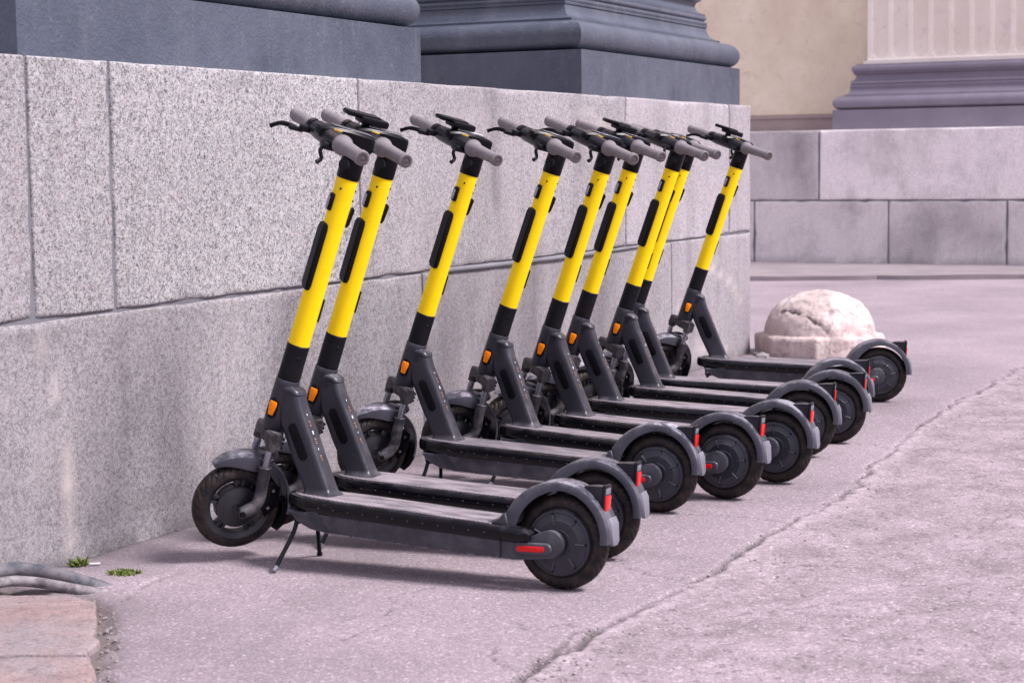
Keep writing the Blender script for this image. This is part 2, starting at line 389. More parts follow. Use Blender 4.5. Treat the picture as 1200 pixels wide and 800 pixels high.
# ---- granite material
def granite(name, dark=(.048, .046, .055), mid=(.18, .172, .190), light=(.36, .347, .372), pink=.10, cell=225, contrast=1., gcol=(.225, .197, .216), streak=.15):
    t = NT(name); co = t.coord()
    dn = t.n('ShaderNodeTexNoise'); dn.inputs['Scale'].default_value = 130; t.l(co, dn.inputs[0])
    vm = t.n('ShaderNodeVectorMath', operation='MULTIPLY_ADD'); t.l(dn.outputs['Color'], vm.inputs[0]); vm.inputs[1].default_value = (.008,) * 3; t.l(co, vm.inputs[2])
    vc = t.voro(vm.outputs[0], cell); f = t.sep(vc, 0)
    c = t.ramp(f, [(0, dark), (.17, dark), (.22, mid), (.52, mid), (.60, light), (1, light)])
    c = t.mix(t.ramp(t.sep(vc, 1), [(.86, 0.), (.88, pink * 4)]), c, (.50, .33, .30))
    vc2 = t.voro(vm.outputs[0], cell * .45)
    c = t.mix(.35 * contrast, c, t.ramp(t.sep(vc2, 2), [(0, .10), (.3, .24), (.8, .46)]))
    gr = t.attr('grime_shade'); tone = t.attr('tone')
    avg = t.mix(1., (.27, .25, .275), (1, 1, 1), 'MULTIPLY')
    c = t.mix(t.math('MULTIPLY', gr, .66), c, gcol)
    c = t.mix(1., c, t.ramp(tone, [(0, .55), (1, 1.55)]), 'MULTIPLY')
    # rain streaks and stains
    mp = t.mapping(co, (7, 7, .9) if streak > .13 else (2.2, 2.2, 1.9))
    stn = t.ramp(t.noise(mp, 1., 6, .68), [(.47, 0.), (.72, 1.)])
    c = t.mix(t.math('MULTIPLY', stn, t.math('ADD', t.math('MULTIPLY', gr, .42), .05)), c, (.125, .11, .12))
    ly = t.ramp(t.noise(t.mapping(co, (3, 3, 1.4)), 1.3, 5, .6), [(.53, 0.), (.7, 1.)])
    c = t.mix(t.math('MULTIPLY', ly, t.math('ADD', t.math('MULTIPLY', gr, .3), .04)), c, (.46, .40, .42))
    ft = t.ramp(t.noise(t.mapping(co, (22, 22, 3)), 1.2, 5, .7), [(.5, 0.), (.68, 1.)])
    c = t.mix(t.math('MULTIPLY', ft, t.math('MULTIPLY', gr, streak)), c, (.11, .095, .10))
    c = t.mix(t.attr('stain'), c, (.075, .066, .072))
    c = t.mix(t.attr('lime'), c, (.55, .48, .46))
    t.set('Base Color', c); t.set('Roughness', .78); t.set('Specular IOR Level', .35)
    t.bump(t.math('ADD', t.noise(co, 240, 3), t.math('MULTIPLY', t.noise(co, 28, 4), .9)), .45, .003)
    return t.mat
M['granite'] = granite('speckled_granite')
M['granite_far'] = granite('grey_granite', dark=(.24, .22, .225), mid=(.46, .425, .425), light=(.68, .635, .635), cell=150, contrast=.3, gcol=(.58, .53, .525), streak=.12)
t = NT('mortar'); co = t.coord(); t.set('Roughness', .95)
t.set('Base Color', t.mix(t.noise(co, 40, 4), (.10, .10, .12), (.19, .185, .21))); M['mortar'] = t.mat
M['pipe'] = worn_paint('grey_mortar_bead', (.16, .16, .18), .6, .4)

def graded(a0, a1, step, edge=(0, .003, .007, .014, .025)):
    n = max(2, int((a1 - a0) / step)); mid = list(np.linspace(a0 + .04, a1 - .04, n))
    return np.array([a0 + e for e in edge] + mid + [a1 - e for e in edge[::-1]])

def stone_wall(name, Xf, blocks, depth, joint, h_top, x0, x1, mat, seed, step=.045, stains=(), limes=(), rnd=.007, vjoint=None):
    """blocks: (x0,x1,z0,z1,tone,grime); front face at local y=0; each block has worn, chipped edges"""
    vs = []; fs = []; tone = []; grime_shade = []; stn = []; lim = []; mi = []
    r = np.random.default_rng(seed)
    for (a0, a1, b0, b1, tn, gm) in blocks:
        vj = vjoint or joint; A0, A1, B0, B1 = a0 + vj / 2, a1 - vj / 2, (b0 + joint / 2 if b0 > .01 else -.03), b1 - (joint / 2 if b1 < h_top - .01 else 0)
        u = graded(A0, A1, step); w = graded(B0, B1, step)
        U, W = np.meshgrid(u, w); Q = np.stack([U.ravel(), W.ravel()], 1)
        e = np.minimum.reduce([Q[:, 0] - A0, A1 - Q[:, 0], Q[:, 1] - B0 + (0 if b0 > .01 else 1), B1 - Q[:, 1]])
        rr = rnd * (.5 + 2.6 * np.clip(fbm(Q + seed, 9, 4, seed + 3) - .42, 0, 1) * 3)
        y = np.where(e < rr, rr - np.sqrt(np.maximum(rr ** 2 - (rr - e) ** 2, 0)), 0)
        y += .005 * (fbm(Q, 3, 4, seed + 1) - .5) + .0025 * (fbm(Q, 30, 3, seed + 2) - .5)
        o = len(vs); n, k = len(u), len(w)
        vs += [(q[0], yy, q[1]) for q, yy in zip(Q, y)]
        for j in range(k - 1):
            for i in range(n - 1): fs.append((o + j * n + i, o + j * n + i + 1, o + (j + 1) * n + i + 1, o + (j + 1) * n + i))
        g = gm + .5 * (fbm(Q, 1.3, 3, seed + 5) - .5)
        tone += list(tn + .25 * (fbm(Q, 2.1, 3, seed + 4) - .5)); grime_shade += list(np.clip(g, 0, 1))
        sv = np.zeros(len(Q)); lv = np.zeros(len(Q))
        for tgt, lst in ((sv, stains), (lv, limes)):
            for (pl, wd, am) in lst:
                dd, _ = seg_dist(Q + .03 * (np.stack([fbm(Q, 14, 3, 21), fbm(Q, 14, 3, 22)], 1) - .5), np.array(pl))
                np.maximum(tgt, am * np.exp(-(dd / wd) ** 2) * (.35 + 1.1 * np.clip(fbm(Q, 25, 3, 23) - .2, 0, 1)), out=tgt)
        foot = np.clip(1 - Q[:, 1] / .05, 0, 1) * .5 * (fbm(Q, 6, 3, 31) > .35)
        stn += list(np.clip(sv + foot, 0, .9)); lim += list(np.clip(lv, 0, .9))
        # returns: top, bottom, both ends
        rim = [(i, 0) for i in range(n)] + [(n - 1, j) for j in range(1, k)] + [(i, k - 1) for i in range(n - 2, -1, -1)] + [(0, j) for j in range(k - 2, 0, -1)]
        o2 = len(vs); dp = depth if b1 > h_top - .01 else .12
        for (i, j) in rim:
            q = vs[o + j * n + i]; vs.append((q[0], dp, q[2]))
        tone += [tn] * len(rim); grime_shade += [gm] * len(rim); stn += [0.] * len(rim); lim += [0.] * len(rim)
        L = len(rim)
        for q in range(L):
            q2 = (q + 1) % L; i, j = rim[q]; i2, j2 = rim[q2]
            fs.append((o + j * n + i, o2 + q, o2 + q2, o + j2 * n + i2))
    X4 = Xf
    me = bpy.data.meshes.new(name); nb = len(fs)
    # mortar core behind the joints
    o = len(vs); yb = .009
    core = [(x0 + .01, yb, 0), (x1 - .01, yb, 0), (x1 - .01, yb, h_top - .02), (x0 + .01, yb, h_top - .02), (x0 + .01, depth, 0), (x1 - .01, depth, 0), (x1 - .01, depth, h_top - .02), (x0 + .01, depth, h_top - .02)]
    vs += core; fs += [tuple(o + i for i in f) for f in ((0, 1, 2, 3), (1, 5, 6, 2), (5, 4, 7, 6), (4, 0, 3, 7), (3, 2, 6, 7))]
    tone += [.5] * 8; grime_shade += [.5] * 8; stn += [0.] * 8; lim += [0.] * 8
    me.from_pydata([tuple(X4 @ Vector(v)) for v in vs], [], fs)
    me.materials.append(mat); me.materials.append(M['mortar'])
    me.polygons.foreach_set('material_index', [0] * nb + [1] * (len(fs) - nb))
    me.polygons.foreach_set('use_smooth', [True] * len(fs)); me.set_sharp_from_angle(angle=math.radians(50))
    for nm, arr in (('tone', tone), ('grime_shade', grime_shade), ('stain', stn), ('lime', lim)):
        at = me.attributes.new(nm, 'FLOAT', 'POINT'); at.data.foreach_set('value', np.array(arr, dtype=np.float32))
    ob = bpy.data.objects.new(name, me); C.objects.link(ob); return ob

H1, HJ = 1.418, .697
top = [(-9, -5.9), (-5.9, -3.4), (-3.4, -1.13), (-1.13, -.775), (-.775, .63), (.63, 3.143), (3.143, 4.664), (4.664, 5.036)]
tt = [(.45, .4), (.45, .3), (.44, .3), (.48, .15), (.54, .06), (.54, .55), (.74, .72), (.66, .85)]
bot = [(-9, -6), (-6, -3.3), (-3.3, 1.082), (1.082, 3.754), (3.754, 5.036)]
tb = [(.4, .6), (.40, .6), (.43, .55), (.46, .68), (.60, .85)]
blocks = [(a, b, HJ, H1, *q) for (a, b), q in zip(top, tt)] + [(a, b, 0, HJ, *q) for (a, b), q in zip(bot, tb)]
stains = [([(1.09, .68), (1.11, .1)], .03, .5), ([(1.7, 1.41), (1.72, .95)], .04, .55), ([(2.55, 1.41), (2.58, 1.1)], .05, .5), ([(2.9, 1.41), (2.93, 1.15)], .03, .45), ([(-.77, .68), (-.74, .25)], .012, .4),
          ([(2.95, .7), (2.98, .3)], .05, .35), ([(-1.02, 1.4), (-1.03, .75)], .02, .4), ([(4.0, .68), (4.05, .15)], .04, .4), ([(4.5, .68), (4.45, .3)], .02, .5), ([(1.5, .7), (1.5, .45)], .08, .3)]
stains += [([(-1.115, .69), (-1.09, .52), (-1.05, .40), (-1.06, .25), (-1.035, .0)], .004, .8), ([(-1.2, .66), (-1.02, .65)], .012, .6), ([(.1, .66), (.12, .3)], .05, .25), ([(-.5, .3), (-.45, .05)], .08, .25), ([(-.9, .12), (.2, .05)], .05, .35), ([(.6, .06), (2.4, .05)], .05, .4), ([(-.2, 1.38), (.3, 1.36)], .02, .3)]
limes = [([(-1.12, .68), (-1.05, .45), (-1.02, .30), (-1.03, .05)],   .009, .85), ([(4.2, .6), (4.45, .5), (4.7, .42), (4.85, .3)], .018, .7), ([(4.0, .3), (4.3, .52)], .014, .6), ([(3.1, 1.25), (2.6, 1.33)], .03, .3),
         ([(4.1, .12), (4.6, .06)], .03, .5), ([(3.85, .35), (4.05, .25)], .02, .5)]
wall = stone_wall('granite_wall', WX, blocks, 4.2, .009, H1, -9, 5.036, M['granite'], 40, stains=stains, limes=limes, vjoint=.0135)
tag(wall, 'long waist-high wall of speckled grey granite blocks behind the scooters', 'wall')
# grey bead of pipe run in the bed joint
wt = bpy.data.objects.new('wall_pipe', None)
pb = MB(); pts = []
for i in range(40):
    s_ = 1.25 + i * (3.62 - 1.25) / 39
    pts.append(WX @ Vector((s_, -.004 + .001 * math.sin(i), .693 + .004 * math.sin(s_ * 2.1) - .002 * (s_ > 2.6))))
pb.tube(pts, [.011 if i < 26 else .007 for i in range(40)], 'pipe', 10)
bpy.data.objects.remove(wt)
tag(pb.build('conduit'), 'thin grey conduit running along the bed joint of the granite wall', 'pipe')

# back parapet
HB, HBJ = 1.402, .678
bt_ = [(-3.5, -1.0), (-1.0, 1.34), (1.34, 4.4), (4.4, 7.2), (7.2, 10.5), (10.5, 14)]
bb_ = [(-3.5, -1.6), (-1.6, .64), (.64, 2.07), (2.07, 3.262), (3.262, 5.6), (5.6, 8.), (8., 11), (11, 14)]
blocks = [(a, b, HBJ, HB, t0, g0) for (a, b), (t0, g0) in zip(bt_, [(.5, .9), (.48, .95), (1.0, .8), (.9, .8), (.7, .8), (.7, .8)])]
blocks += [(a, b, 0, HBJ, t0, g0) for (a, b), (t0, g0) in zip(bb_, [(.5, .9), (.55, .9), (.68, .9), (.62, .95), (.68, .9), (.4, .9), (.4, .9), (.4, .9)])]
bw = stone_wall('parapet_wall', BX, blocks, 1.1, .014, HB, -3.5, 14, M['granite_far'], 60, step=.09, rnd=.01,
                stains=[([(2.2, .2), (2.6, .45), (3.1, .3)], .2, .4), ([(1.1, 1.3), (1.2, .8)], .1, .45)], limes=[([(1.9, .75 + .4), (2.4, 1.2)], .2, .35)])
tag(bw, 'blurred grey granite parapet across the street at the back', 'wall')

# ---- column bases
t = NT('painted_stone'); co = t.coord()
c = t.mix(t.ramp(t.noise(co, 3, 5, .6), [(.3, 0.), (.7, 1.)]), (.044, .055, .082), (.084, .096, .132))
c = t.mix(t.ramp(t.noise(co, 45, 4, .6), [(.60, 0.), (.72, .35)]), c, (.17, .17, .20))
c = t.mix(t.ramp(t.noise(t.mapping(co, (9, 9, 1.5)), 1, 5, .7), [(.52, 0.), (.7, .4)]), c, (.15, .15, .175))
t.set('Base Color', c); t.set('Roughness', .42); t.bump(t.math('ADD', t.noise(co, 16, 5, .6), t.math('MULTIPLY', t.noise(co, 90, 3), .5)), .6, .009); M['blue_grey'] = t.mat
t = NT('painted_stone_far'); co = t.coord()
c = t.mix(t.ramp(t.noise(co, 3, 5, .6), [(.3, 0.), (.7, 1.)]), (.185, .165, .205), (.235, .21, .255))
t.set('Base Color', c); t.set('Roughness', .6); t.bump(t.noise(co, 16, 5, .6), .3, .006); M['blue_grey_far'] = t.mat
def plaster(name, c1, c2, c3):
    t = NT(name); co = t.coord()
    c = t.mix(t.ramp(t.noise(co, 1.6, 6, .65), [(.35, 0.), (.68, 1.)]), c1, c2)
    c = t.mix(t.ramp(t.noise(co, 9, 6, .75, .6), [(.56, 0.), (.72, .5)]), c, c3)
    c = t.mix(t.ramp(t.noise(co, 70, 4, .6), [(.6, 0.), (.75, .25)]), c, (.2, .17, .13))
    t.set('Base Color', c); t.set('Roughness', .9); t.bump(t.noise(co, 30, 5, .6), .35, .006); return t.mat
M['beige'] = plaster('beige_limestone', (.72, .60, .45), (.88, .77, .60), (.48, .36, .25))
M['cream'] = plaster('cream_limestone', (.80, .72, .63), (.88, .82, .74), (.52, .43, .38))
M['brown_band'] = plaster('brown_stone_band', (.33, .25, .24), (.42, .33, .31), (.22, .17, .16))

def base_profile():
    """(setback from the plinth edge, height above ledge) for the square moulded base"""
    p = [(0.0, 0), (0.0, .205), (.012, .205)]
    def arc(cx, cz, r, a0, a1, n, sx=1.):
        return [(cx - sx * r * math.cos(math.radians(a)), cz + r * math.sin(math.radians(a))) for a in np.linspace(a0, a1, n)]
    p += arc(.067, .275, .068, -88, 88, 14)                     # lower torus
    p += [(.085, .346), (.088, .347), (.088, .358)]
    p += [(.115, .364), (.145, .380), (.160, .402), (.168, .428)]  # scotia
    p += [(.160, .430), (.160, .442)]
    p += arc(.172, .452, .011, -70, 70, 6); p += [(.178, .465), (.178, .470)]
    p += arc(.176, .481, .011, -70, 70, 6); p += [(.172, .494), (.172, .504)]
    p += [(.195, .508), (.222, .522), (.236, .545), (.228, .566), (.205, .578), (.195, .580), (.195, .590)]
    p += arc(.215, .627, .037, -88, 88, 12)                     # upper torus
    p += [(.232, .666), (.232, .676)]
    return p
def column_base(name, Xf, x0, x1, y0, y1, z0, mat, parent):
    b = MB(); prof = [(s_ if s_ < .1 else .1 + (s_ - .1) * .72, h_) for s_, h_ in base_profile()]; secs = []
    for (s_, h_) in prof:
        secs.append([Xf @ Vector(q) for q in ((x0 + s_, y0 + s_, z0 + h_), (x1 - s_, y0 + s_, z0 + h_), (x1 - s_, y1 - s_, z0 + h_), (x0 + s_, y1 - s_, z0 + h_))])
    b.loft(secs, mat); return b.build(name, parent, smooth=35)
def fluted_shaft(Xf, x0, x1, y0, y1, z0, z1, mat, parent, pitch=.208):
    """square pier whose faces carry round-bottomed flutes above a plain fillet"""
    b = MB()
    def face(ax0, ax1, mapf):
        n = max(1, round((ax1 - ax0 - .06) / pitch)); w = (ax1 - ax0 - .06) / n
        us = [ax0]; 
        for i in range(n):
            c0 = ax0 + .03 + i * w
            us += [c0 + .02 + (w - .04) * k / 10 for k in range(11)]
        us.append(ax1)
        zs = [z0, z0 + .045, z0 + .055] + [z0 + .06 + .014 * k for k in range(8)] + [z0 + .3, z1]
        vs = []; 
        for zz in zs:
            for u in us:
                k = (u - ax0 - .03) % w; d = 0
                cc = (w) / 2; hw = w / 2 - .02
                if ax0 + .03 < u < ax1 - .03 and abs(k - cc) < hw:
                    q = (k - cc) / hw; dz = (zz - (z0 + .06)) / .09
                    lim = 1 - min(1, max(0, dz)); ok = 1 - q * q
                    if dz > 0: d = .085 * math.sqrt(max(0, ok)) * min(1, math.sqrt(max(0, 1 - max(0, lim) ** 2)) * (1 if dz >= 1 else max(0, min(1, (ok - lim * lim * .9) * 3))))
                ex = .035 if zz <= z0 + .046 else 0
                vs.append(mapf(u, -ex + d, zz))
        nu = len(us)
        b.add(vs, [(j * nu + i, j * nu + i + 1, (j + 1) * nu + i + 1, (j + 1) * nu + i) for j in range(len(zs) - 1) for i in range(nu - 1)], mat)
    face(x0, x1, lambda u, d, zz: Xf @ Vector((u, y0 + d, zz)))
    face(y0, y1, lambda u, d, zz: Xf @ Vector((x1 - d, u, zz)))
    face(y0, y1, lambda u, d, zz: Xf @ Vector((x0 + d, y1 - (u - y0), zz)))
    ft = z0 + .045
    b.add([Xf @ Vector(p) for p in ((x0 - .033, y0 - .033, z0), (x1 + .033, y0 - .033, z0), (x1 + .033, y1, z0), (x0 - .033, y1, z0), (x0 - .033, y0 - .033, ft - .004), (x1 + .033, y0 - .033, ft - .004), (x1 + .033, y1, ft - .004), (x0 - .033, y1, ft - .004))], [(0, 1, 5, 4), (1, 2, 6, 5), (3, 0, 4, 7), (4, 5, 6, 7)], mat)
    b.add([Xf @ Vector(p) for p in ((x0 - .035, y0 - .035, ft - .002), (x1 + .035, y0 - .035, ft - .002), (x1 + .035, y1, ft - .002), (x0 - .035, y1, ft - .002))], [(0, 1, 2, 3)], mat)
    b.add([Xf @ Vector(p) for p in ((x0, y1, z0), (x1, y1, z0), (x1, y1, z1), (x0, y1, z1))], [(0, 1, 2, 3)], mat)
    return b.build('shaft', parent, smooth=30, recalc=False)
def pier(name, Xf, x0, x1, y0, depth, z0, mb, ms, label, top=6.):
    e = bpy.data.objects.new(name, None); C.objects.link(e)
    e.location = Xf @ Vector(((x0 + x1) / 2, y0 + depth / 2, z0)); bpy.context.view_layer.update()
    inv = e.matrix_basis.inverted()
    Xl = inv @ Xf
    column_base('moulded_base', Xl, x0, x1, y0, y0 + depth, z0, mb, e)
    fluted_shaft(Xl, x0 + .29, x1 - .29, y0 + .29, y0 + depth - .29, z0 + .676, top, ms, e)
    tag(e, label, 'column', 'square columns on granite ledges'); return e
pier('stone_column', WX, -1.127, 1.153, .03, 2.24, H1 + .002, 'blue_grey', 'cream', 'near blue-grey column base at the top left corner, only its plinth and lowest roll in view')
pier('stone_column', WX, 2.686, 4.927, .03, 2.24, H1 + .002, 'blue_grey', 'cream', 'blue-grey column base in the middle, its corner and stacked mouldings above the granite wall')
pier('stone_column', BX, 1.432, 5.4, .17, .9, HB + .002, 'blue_grey_far', 'cream', 'distant cream fluted column on a mauve-grey base behind the parapet at right', 6.5)
# facade behind the parapet and the podium's own building wall
fb = MB()
fac = bpy.data.objects.new('limestone_facade', None); C.objects.link(fac); fac.location = BX @ Vector((0, 1.2, 0)); bpy.context.view_layer.update()
iv = fac.matrix_basis.inverted() @ BX
def panel(b, Xl, x0, x1, y0, y1, z0, z1, mat):
    vs = [Xl @ Vector(p) for p in ((x0, y0, z0), (x1, y0, z0), (x1, y1, z0), (x0, y1, z0), (x0, y0, z1), (x1, y0, z1), (x1, y1, z1), (x0, y1, z1))]
    b.add(vs, [(0, 1, 5, 4), (1, 2, 6, 5), (2, 3, 7, 6), (3, 0, 4, 7), (4, 5, 6, 7), (0, 3, 2, 1)], mat)
# one plastered face
zc = 9.; k = 0
while zc < 6.5:
    xs = -9 + (.9 if k % 2 else 0)
    while xs < 14:
        panel(fb, iv, xs + .002, xs + 1.796, 1.2 + .001 * ((k * 7 + int(xs * 3)) % 3), 1.5, zc + .002, zc + .598, 'beige'); xs += 1.8
    zc += .6; k += 1
panel(fb, iv, -9, 14, 1.2, 1.5, 1.6, 6.5, 'beige'); fb.build('wall_face', fac, smooth=0, recalc=False)
g_ = MB(); panel(g_, iv, -9, 14, 1.212, 1.6, 0, 6.6, 'beige'); g_.build('wall_core', fac, smooth=0, recalc=False)
g_ = MB(); panel(g_, iv, -9, 14, 1.15, 1.211, 1.30, 1.555, 'brown_band'); panel(g_, iv, -9, 14, 1.13, 1.2115, 1.555, 1.588, 'brown_band'); g_.build('plinth_band', fac, smooth=0, recalc=False)
tag(fac, 'plain beige limestone building wall with a brown band at its foot', 'building')

# ---- raised apron in front of the parapet
t = NT('old_paving'); co = t.coord()
c = t.mix(t.ramp(t.noise(co, 2, 6, .65), [(.3, 0.), (.7, 1.)]), (.19, .162, .172), (.27, .232, .245))
t.set('Base Color', c); t.set('Roughness', .9); t.bump(t.noise(co, 40, 4), .4, .006); M['paving'] = t.mat
ap = MB(); edge = []
for i in range(121):
    x_ = -4 + i * .15; y_ = 16.93 - .097 * x_ + .035 * (mnoise.noise(Vector((x_ * 2.2, 3, 0)))) + (.10 * max(0, mnoise.noise(Vector((x_ * 3.1, 9, 0))) - .1))
    edge.append((x_, y_))
n_ = len(edge); vs = []
for (x_, y_) in edge: vs += [(x_, y_, -.02), (x_, y_ - .0, .042 + .012 * mnoise.noise(Vector((x_ * 1.3, 1, 5)))), (x_ + .0, y_ + .04, .052), (x_, y_ + .25, .035), (x_, 27.5 - .1 * x_, .03)]
ap.add(vs, [(i * 5 + j, (i + 1) * 5 + j, (i + 1) * 5 + j + 1, i * 5 + j + 1) for i in range(n_ - 1) for j in range(4)], 'paving')
tag(ap.build('sidewalk', smooth=30), 'low worn pavement strip along the foot of the parapet', kind='structure')

# ---- pink granite flags, bottom left
t = NT('pink_granite'); co = t.coord()
c = t.mix(t.ramp(t.noise(co, 7, 6, .7, .5), [(.35, 0.), (.65, 1.)]), (.205, .14, .138), (.30, .215, .212))
c = t.mix(t.ramp(t.noise(co, 3.2, 5, .6), [(.40, 0.), (.68, .85)]), c, (.235, .208, .222))
c = t.mix(t.ramp(t.noise(co, 26, 6, .75), [(.54, 0.), (.66, .7)]), c, (.11, .09, .09))
v3 = t.voro(co, 190); c = t.mix(.35, c, t.mix(1., c, t.ramp(t.sep(v3, 0), [(0, .35), (.3, .8), (1, 1.6)]), 'MULTIPLY'))
t.set('Base Color', c); t.set('Roughness', .8); t.bump(t.math('ADD', t.noise(co, 120, 4), t.noise(co, 12, 4)), .5, .004); M['pink'] = t.mat
def flagstone(poly, z, seed, lab):
    b = bmesh.new(); pts = []
    n = len(poly)
    for i in range(n):
        a = Vector((*poly[i], 0)); c_ = Vector((*poly[(i + 1) % n], 0)); L = (c_ - a).length; k = max(1, int(L / .03))
        for j in range(k):
            p = a.lerp(c_, j / k); q = mnoise.fractal(Vector((p.x * 9, p.y * 9, seed)), .7, 2, 3); pts.append(Vector((p.x + .016 * q, p.y + .014 * mnoise.noise(Vector((p.y * 14, p.x * 14, seed + 5))), 0)))
    ctr = sum(pts, Vector()) / len(pts)
    rings = [(1, -.03), (1, z - .008), (.992, z - .002), (.97, z), (.8, z + .001), (.55, z + .002), (.3, z), (.1, z)]
    mbb = MB(); secs = []
    for s_, zz in rings:
        secs.append([Vector((ctr.x + (p.x - ctr.x) * s_, ctr.y + (p.y - ctr.y) * s_, zz + (.003 * mnoise.noise(Vector((p.x * 6 * s_, p.y * 6 * s_, seed))) if zz > 0 else 0))) for p in pts])
    mbb.loft(secs, 'pink'); o = mbb.build('paving_slab', smooth=50); tag(o, lab, kind='structure'); return o
flagstone([(-1.5, 4.66), (-1.17, 4.655), (-1.07, 4.58), (-1.03, 4.40), (-.985, 4.16), (-.978, 4.08), (-1.25, 4.07), (-1.62, 4.06)], .010, 3, 'worn pink granite flagstone in the bottom left corner')
flagstone([(-1.6, 4.05), (-1.25, 4.06), (-.968, 4.068), (-.925, 3.88), (-.90, 3.5), (-1.5, 3.45)], .007, 8, 'second pink granite flagstone cut off by the bottom edge')

# ---- hoses
hb_ = MB(); t = NT('grey_hose'); co = t.coord()
t.set('Base Color', t.mix(t.ramp(t.noise(co, 20, 5, .7), [(.40, 0.), (.60, 1.)]), (.055, .06, .078), (.15, .14, .155))); t.set('Roughness', .8); t.bump(t.noise(co, 60, 4), .3, .003); M['hose_dark'] = t.mat
t = NT('pale_hose'); co = t.coord()
t.set('Base Color', t.mix(t.ramp(t.noise(co, 24, 6, .75), [(.40, 0.), (.58, 1.)]), (.11, .095, .10), (.27, .245, .262))); t.set('Roughness', .65); t.bump(t.noise(co, 60, 4), .3, .003); M['hose_pale'] = t.mat
def smooth_path(pts, n=30):
    pts = [Vector(p) for p in pts]; out = []
    for i in range(len(pts) - 1):
        p0 = pts[max(i - 1, 0)]; p1 = pts[i]; p2 = pts[i + 1]; p3 = pts[min(i + 2, len(pts) - 1)]
        for k in range(n):
            u = k / n
            out.append(.5 * ((2 * p1) + (p2 - p0) * u + (2 * p0 - 5 * p1 + 4 * p2 - p3) * u * u + (3 * p1 - p0 - 3 * p2 + p3) * u ** 3))
    out.append(pts[-1]); return out
pth = smooth_path([(-1.9, 3.75, .06), (-1.6, 4.38, .055), (-1.44, 4.66, .05), (-1.365, 4.795, .045), (-1.305, 4.815, .038), (-1.234, 4.807, .028), (-1.15, 4.79, .008), (-1.08, 4.80, -.02)], 10)
tag(MB().tube(pth, [.021] * len(pth), 'hose_dark', 14).build('hose'), 'thick blue-grey hose at the foot of the wall in the lower left', 'hose', 'hoses at the foot of the wall')
pth = smooth_path([(-1.84, 3.75, .03), (-1.53, 4.38, .03), (-1.42, 4.60, .03), (-1.35, 4.72, .03), (-1.275, 4.74, .024), (-1.18, 4.72, .012), (-1.11, 4.715, .0), (-1.06, 4.75, -.018)], 10)
tag(MB().tube(pth, [.0145] * len(pth), 'hose_pale', 14).build('hose'), 'pale grey hose lying in front of the darker one in the lower left', 'hose', 'hoses at the foot of the wall')

# ---- stone dome bollard
t = NT('pale_pink_stone'); co = t.coord()
c = t.mix(t.ramp(t.noise(co, 4, 5, .6), [(.35, 0.), (.65, 1.)]), (.48, .39, .375), (.72, .63, .61))
c = t.mix(t.ramp(t.noise(co, 2.6, 4, .5), [(.55, 0.), (.66, .6)]), c, (.55, .30, .31))
c = t.mix(t.ramp(t.noise(co, 11, 6, .75, .8), [(.50, 0.), (.62, .75)]), c, (.24, .185, .18))
c = t.mix(t.ramp(t.noise(co, 60, 4, .7), [(.62, 0.), (.7, .5)]), c, (.2, .16, .16))
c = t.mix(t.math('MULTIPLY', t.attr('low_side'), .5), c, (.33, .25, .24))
c = t.mix(t.attr('crack'), c, (.06, .045, .05))
t.set('Base Color', c); t.set('Roughness', .85); t.bump(t.noise(co, 45, 8, .75), .8, .012); M['dome'] = t.mat
BC = Vector((1.775, 10.46, 0)); crk = []
for cx_, cz_ in ((-.245, .235), (-.20, .255), (-.16, .238), (-.12, .232), (-.085, .20), (-.05, .185), (-.01, .15)):
    r__ = .312 * math.cos(math.asin((cz_ - .12) / .238)); crk.append((cx_, -math.sqrt(max(.001, r__ ** 2 - cx_ ** 2)), cz_))
def crack_d(p):
    best = 9
    for a, b in zip(crk[:-1], crk[1:]):
        a = Vector(a); b = Vector(b); d = b - a; u = max(0, min(1, (p - a).dot(d) / d.dot(d))); best = min(best, (p - a - d * u).length)
    return best * (1 + 2.2 * max(0, mnoise.noise(p * 13)))
vs = []; fs = []; ca = []; ls = []; NA = 240
rings = [(.372, 'o', -.02), (.372, 'o', .09), (.367, 'o', .105), (.357, 'o', .112), (.325, 'm', .117), (.313, 'c', .120)]
for k in range(1, 46):
    a = math.radians(90 * k / 45); rings.append((.312 * math.cos(a) ** .94, 'c', .120 + .238 * math.sin(a)))
for (r_, kd, zz) in rings:
    for q in range(NA):
        th = 2 * math.pi * q / NA
        ro = (r_ * math.cos(math.radians(22.5)) / math.cos(((th + math.radians(-10 + 22.5 + 90)) % math.radians(45)) - math.radians(22.5))) if kd != 'c' else r_
        if kd == 'm': ro = .5 * (ro + r_)
        p = Vector((ro * math.cos(th), ro * math.sin(th), zz))
        nn = mnoise.fractal(p * 9, .7, 2.1, 6); p2 = p + Vector((p.x, p.y, p.z * .5)).normalized() * (.008 * nn)
        pc = p + Vector((mnoise.noise(p * 22), mnoise.noise(p * 22 + Vector((9, 0, 0))), mnoise.noise(p * 22 + Vector((0, 9, 0))))) * .02
        d = crack_d(pc); cr_ = math.exp(-(d / .0085) ** 2) if kd == 'c' else 0
        p2 -= p.normalized() * .010 * cr_
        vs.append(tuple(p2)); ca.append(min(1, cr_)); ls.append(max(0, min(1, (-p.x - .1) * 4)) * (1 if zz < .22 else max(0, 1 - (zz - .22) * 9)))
for j in range(len(rings) - 1):
    for q in range(NA):
        q2 = (q + 1) % NA; fs.append((j * NA + q, j * NA + q2, (j + 1) * NA + q2, (j + 1) * NA + q))
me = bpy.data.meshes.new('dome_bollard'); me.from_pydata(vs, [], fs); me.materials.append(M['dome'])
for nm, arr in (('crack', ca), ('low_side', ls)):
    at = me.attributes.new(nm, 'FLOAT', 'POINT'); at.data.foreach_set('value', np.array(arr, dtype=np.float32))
me.polygons.foreach_set('use_smooth', [True] * len(fs)); me.set_sharp_from_angle(angle=math.radians(40))
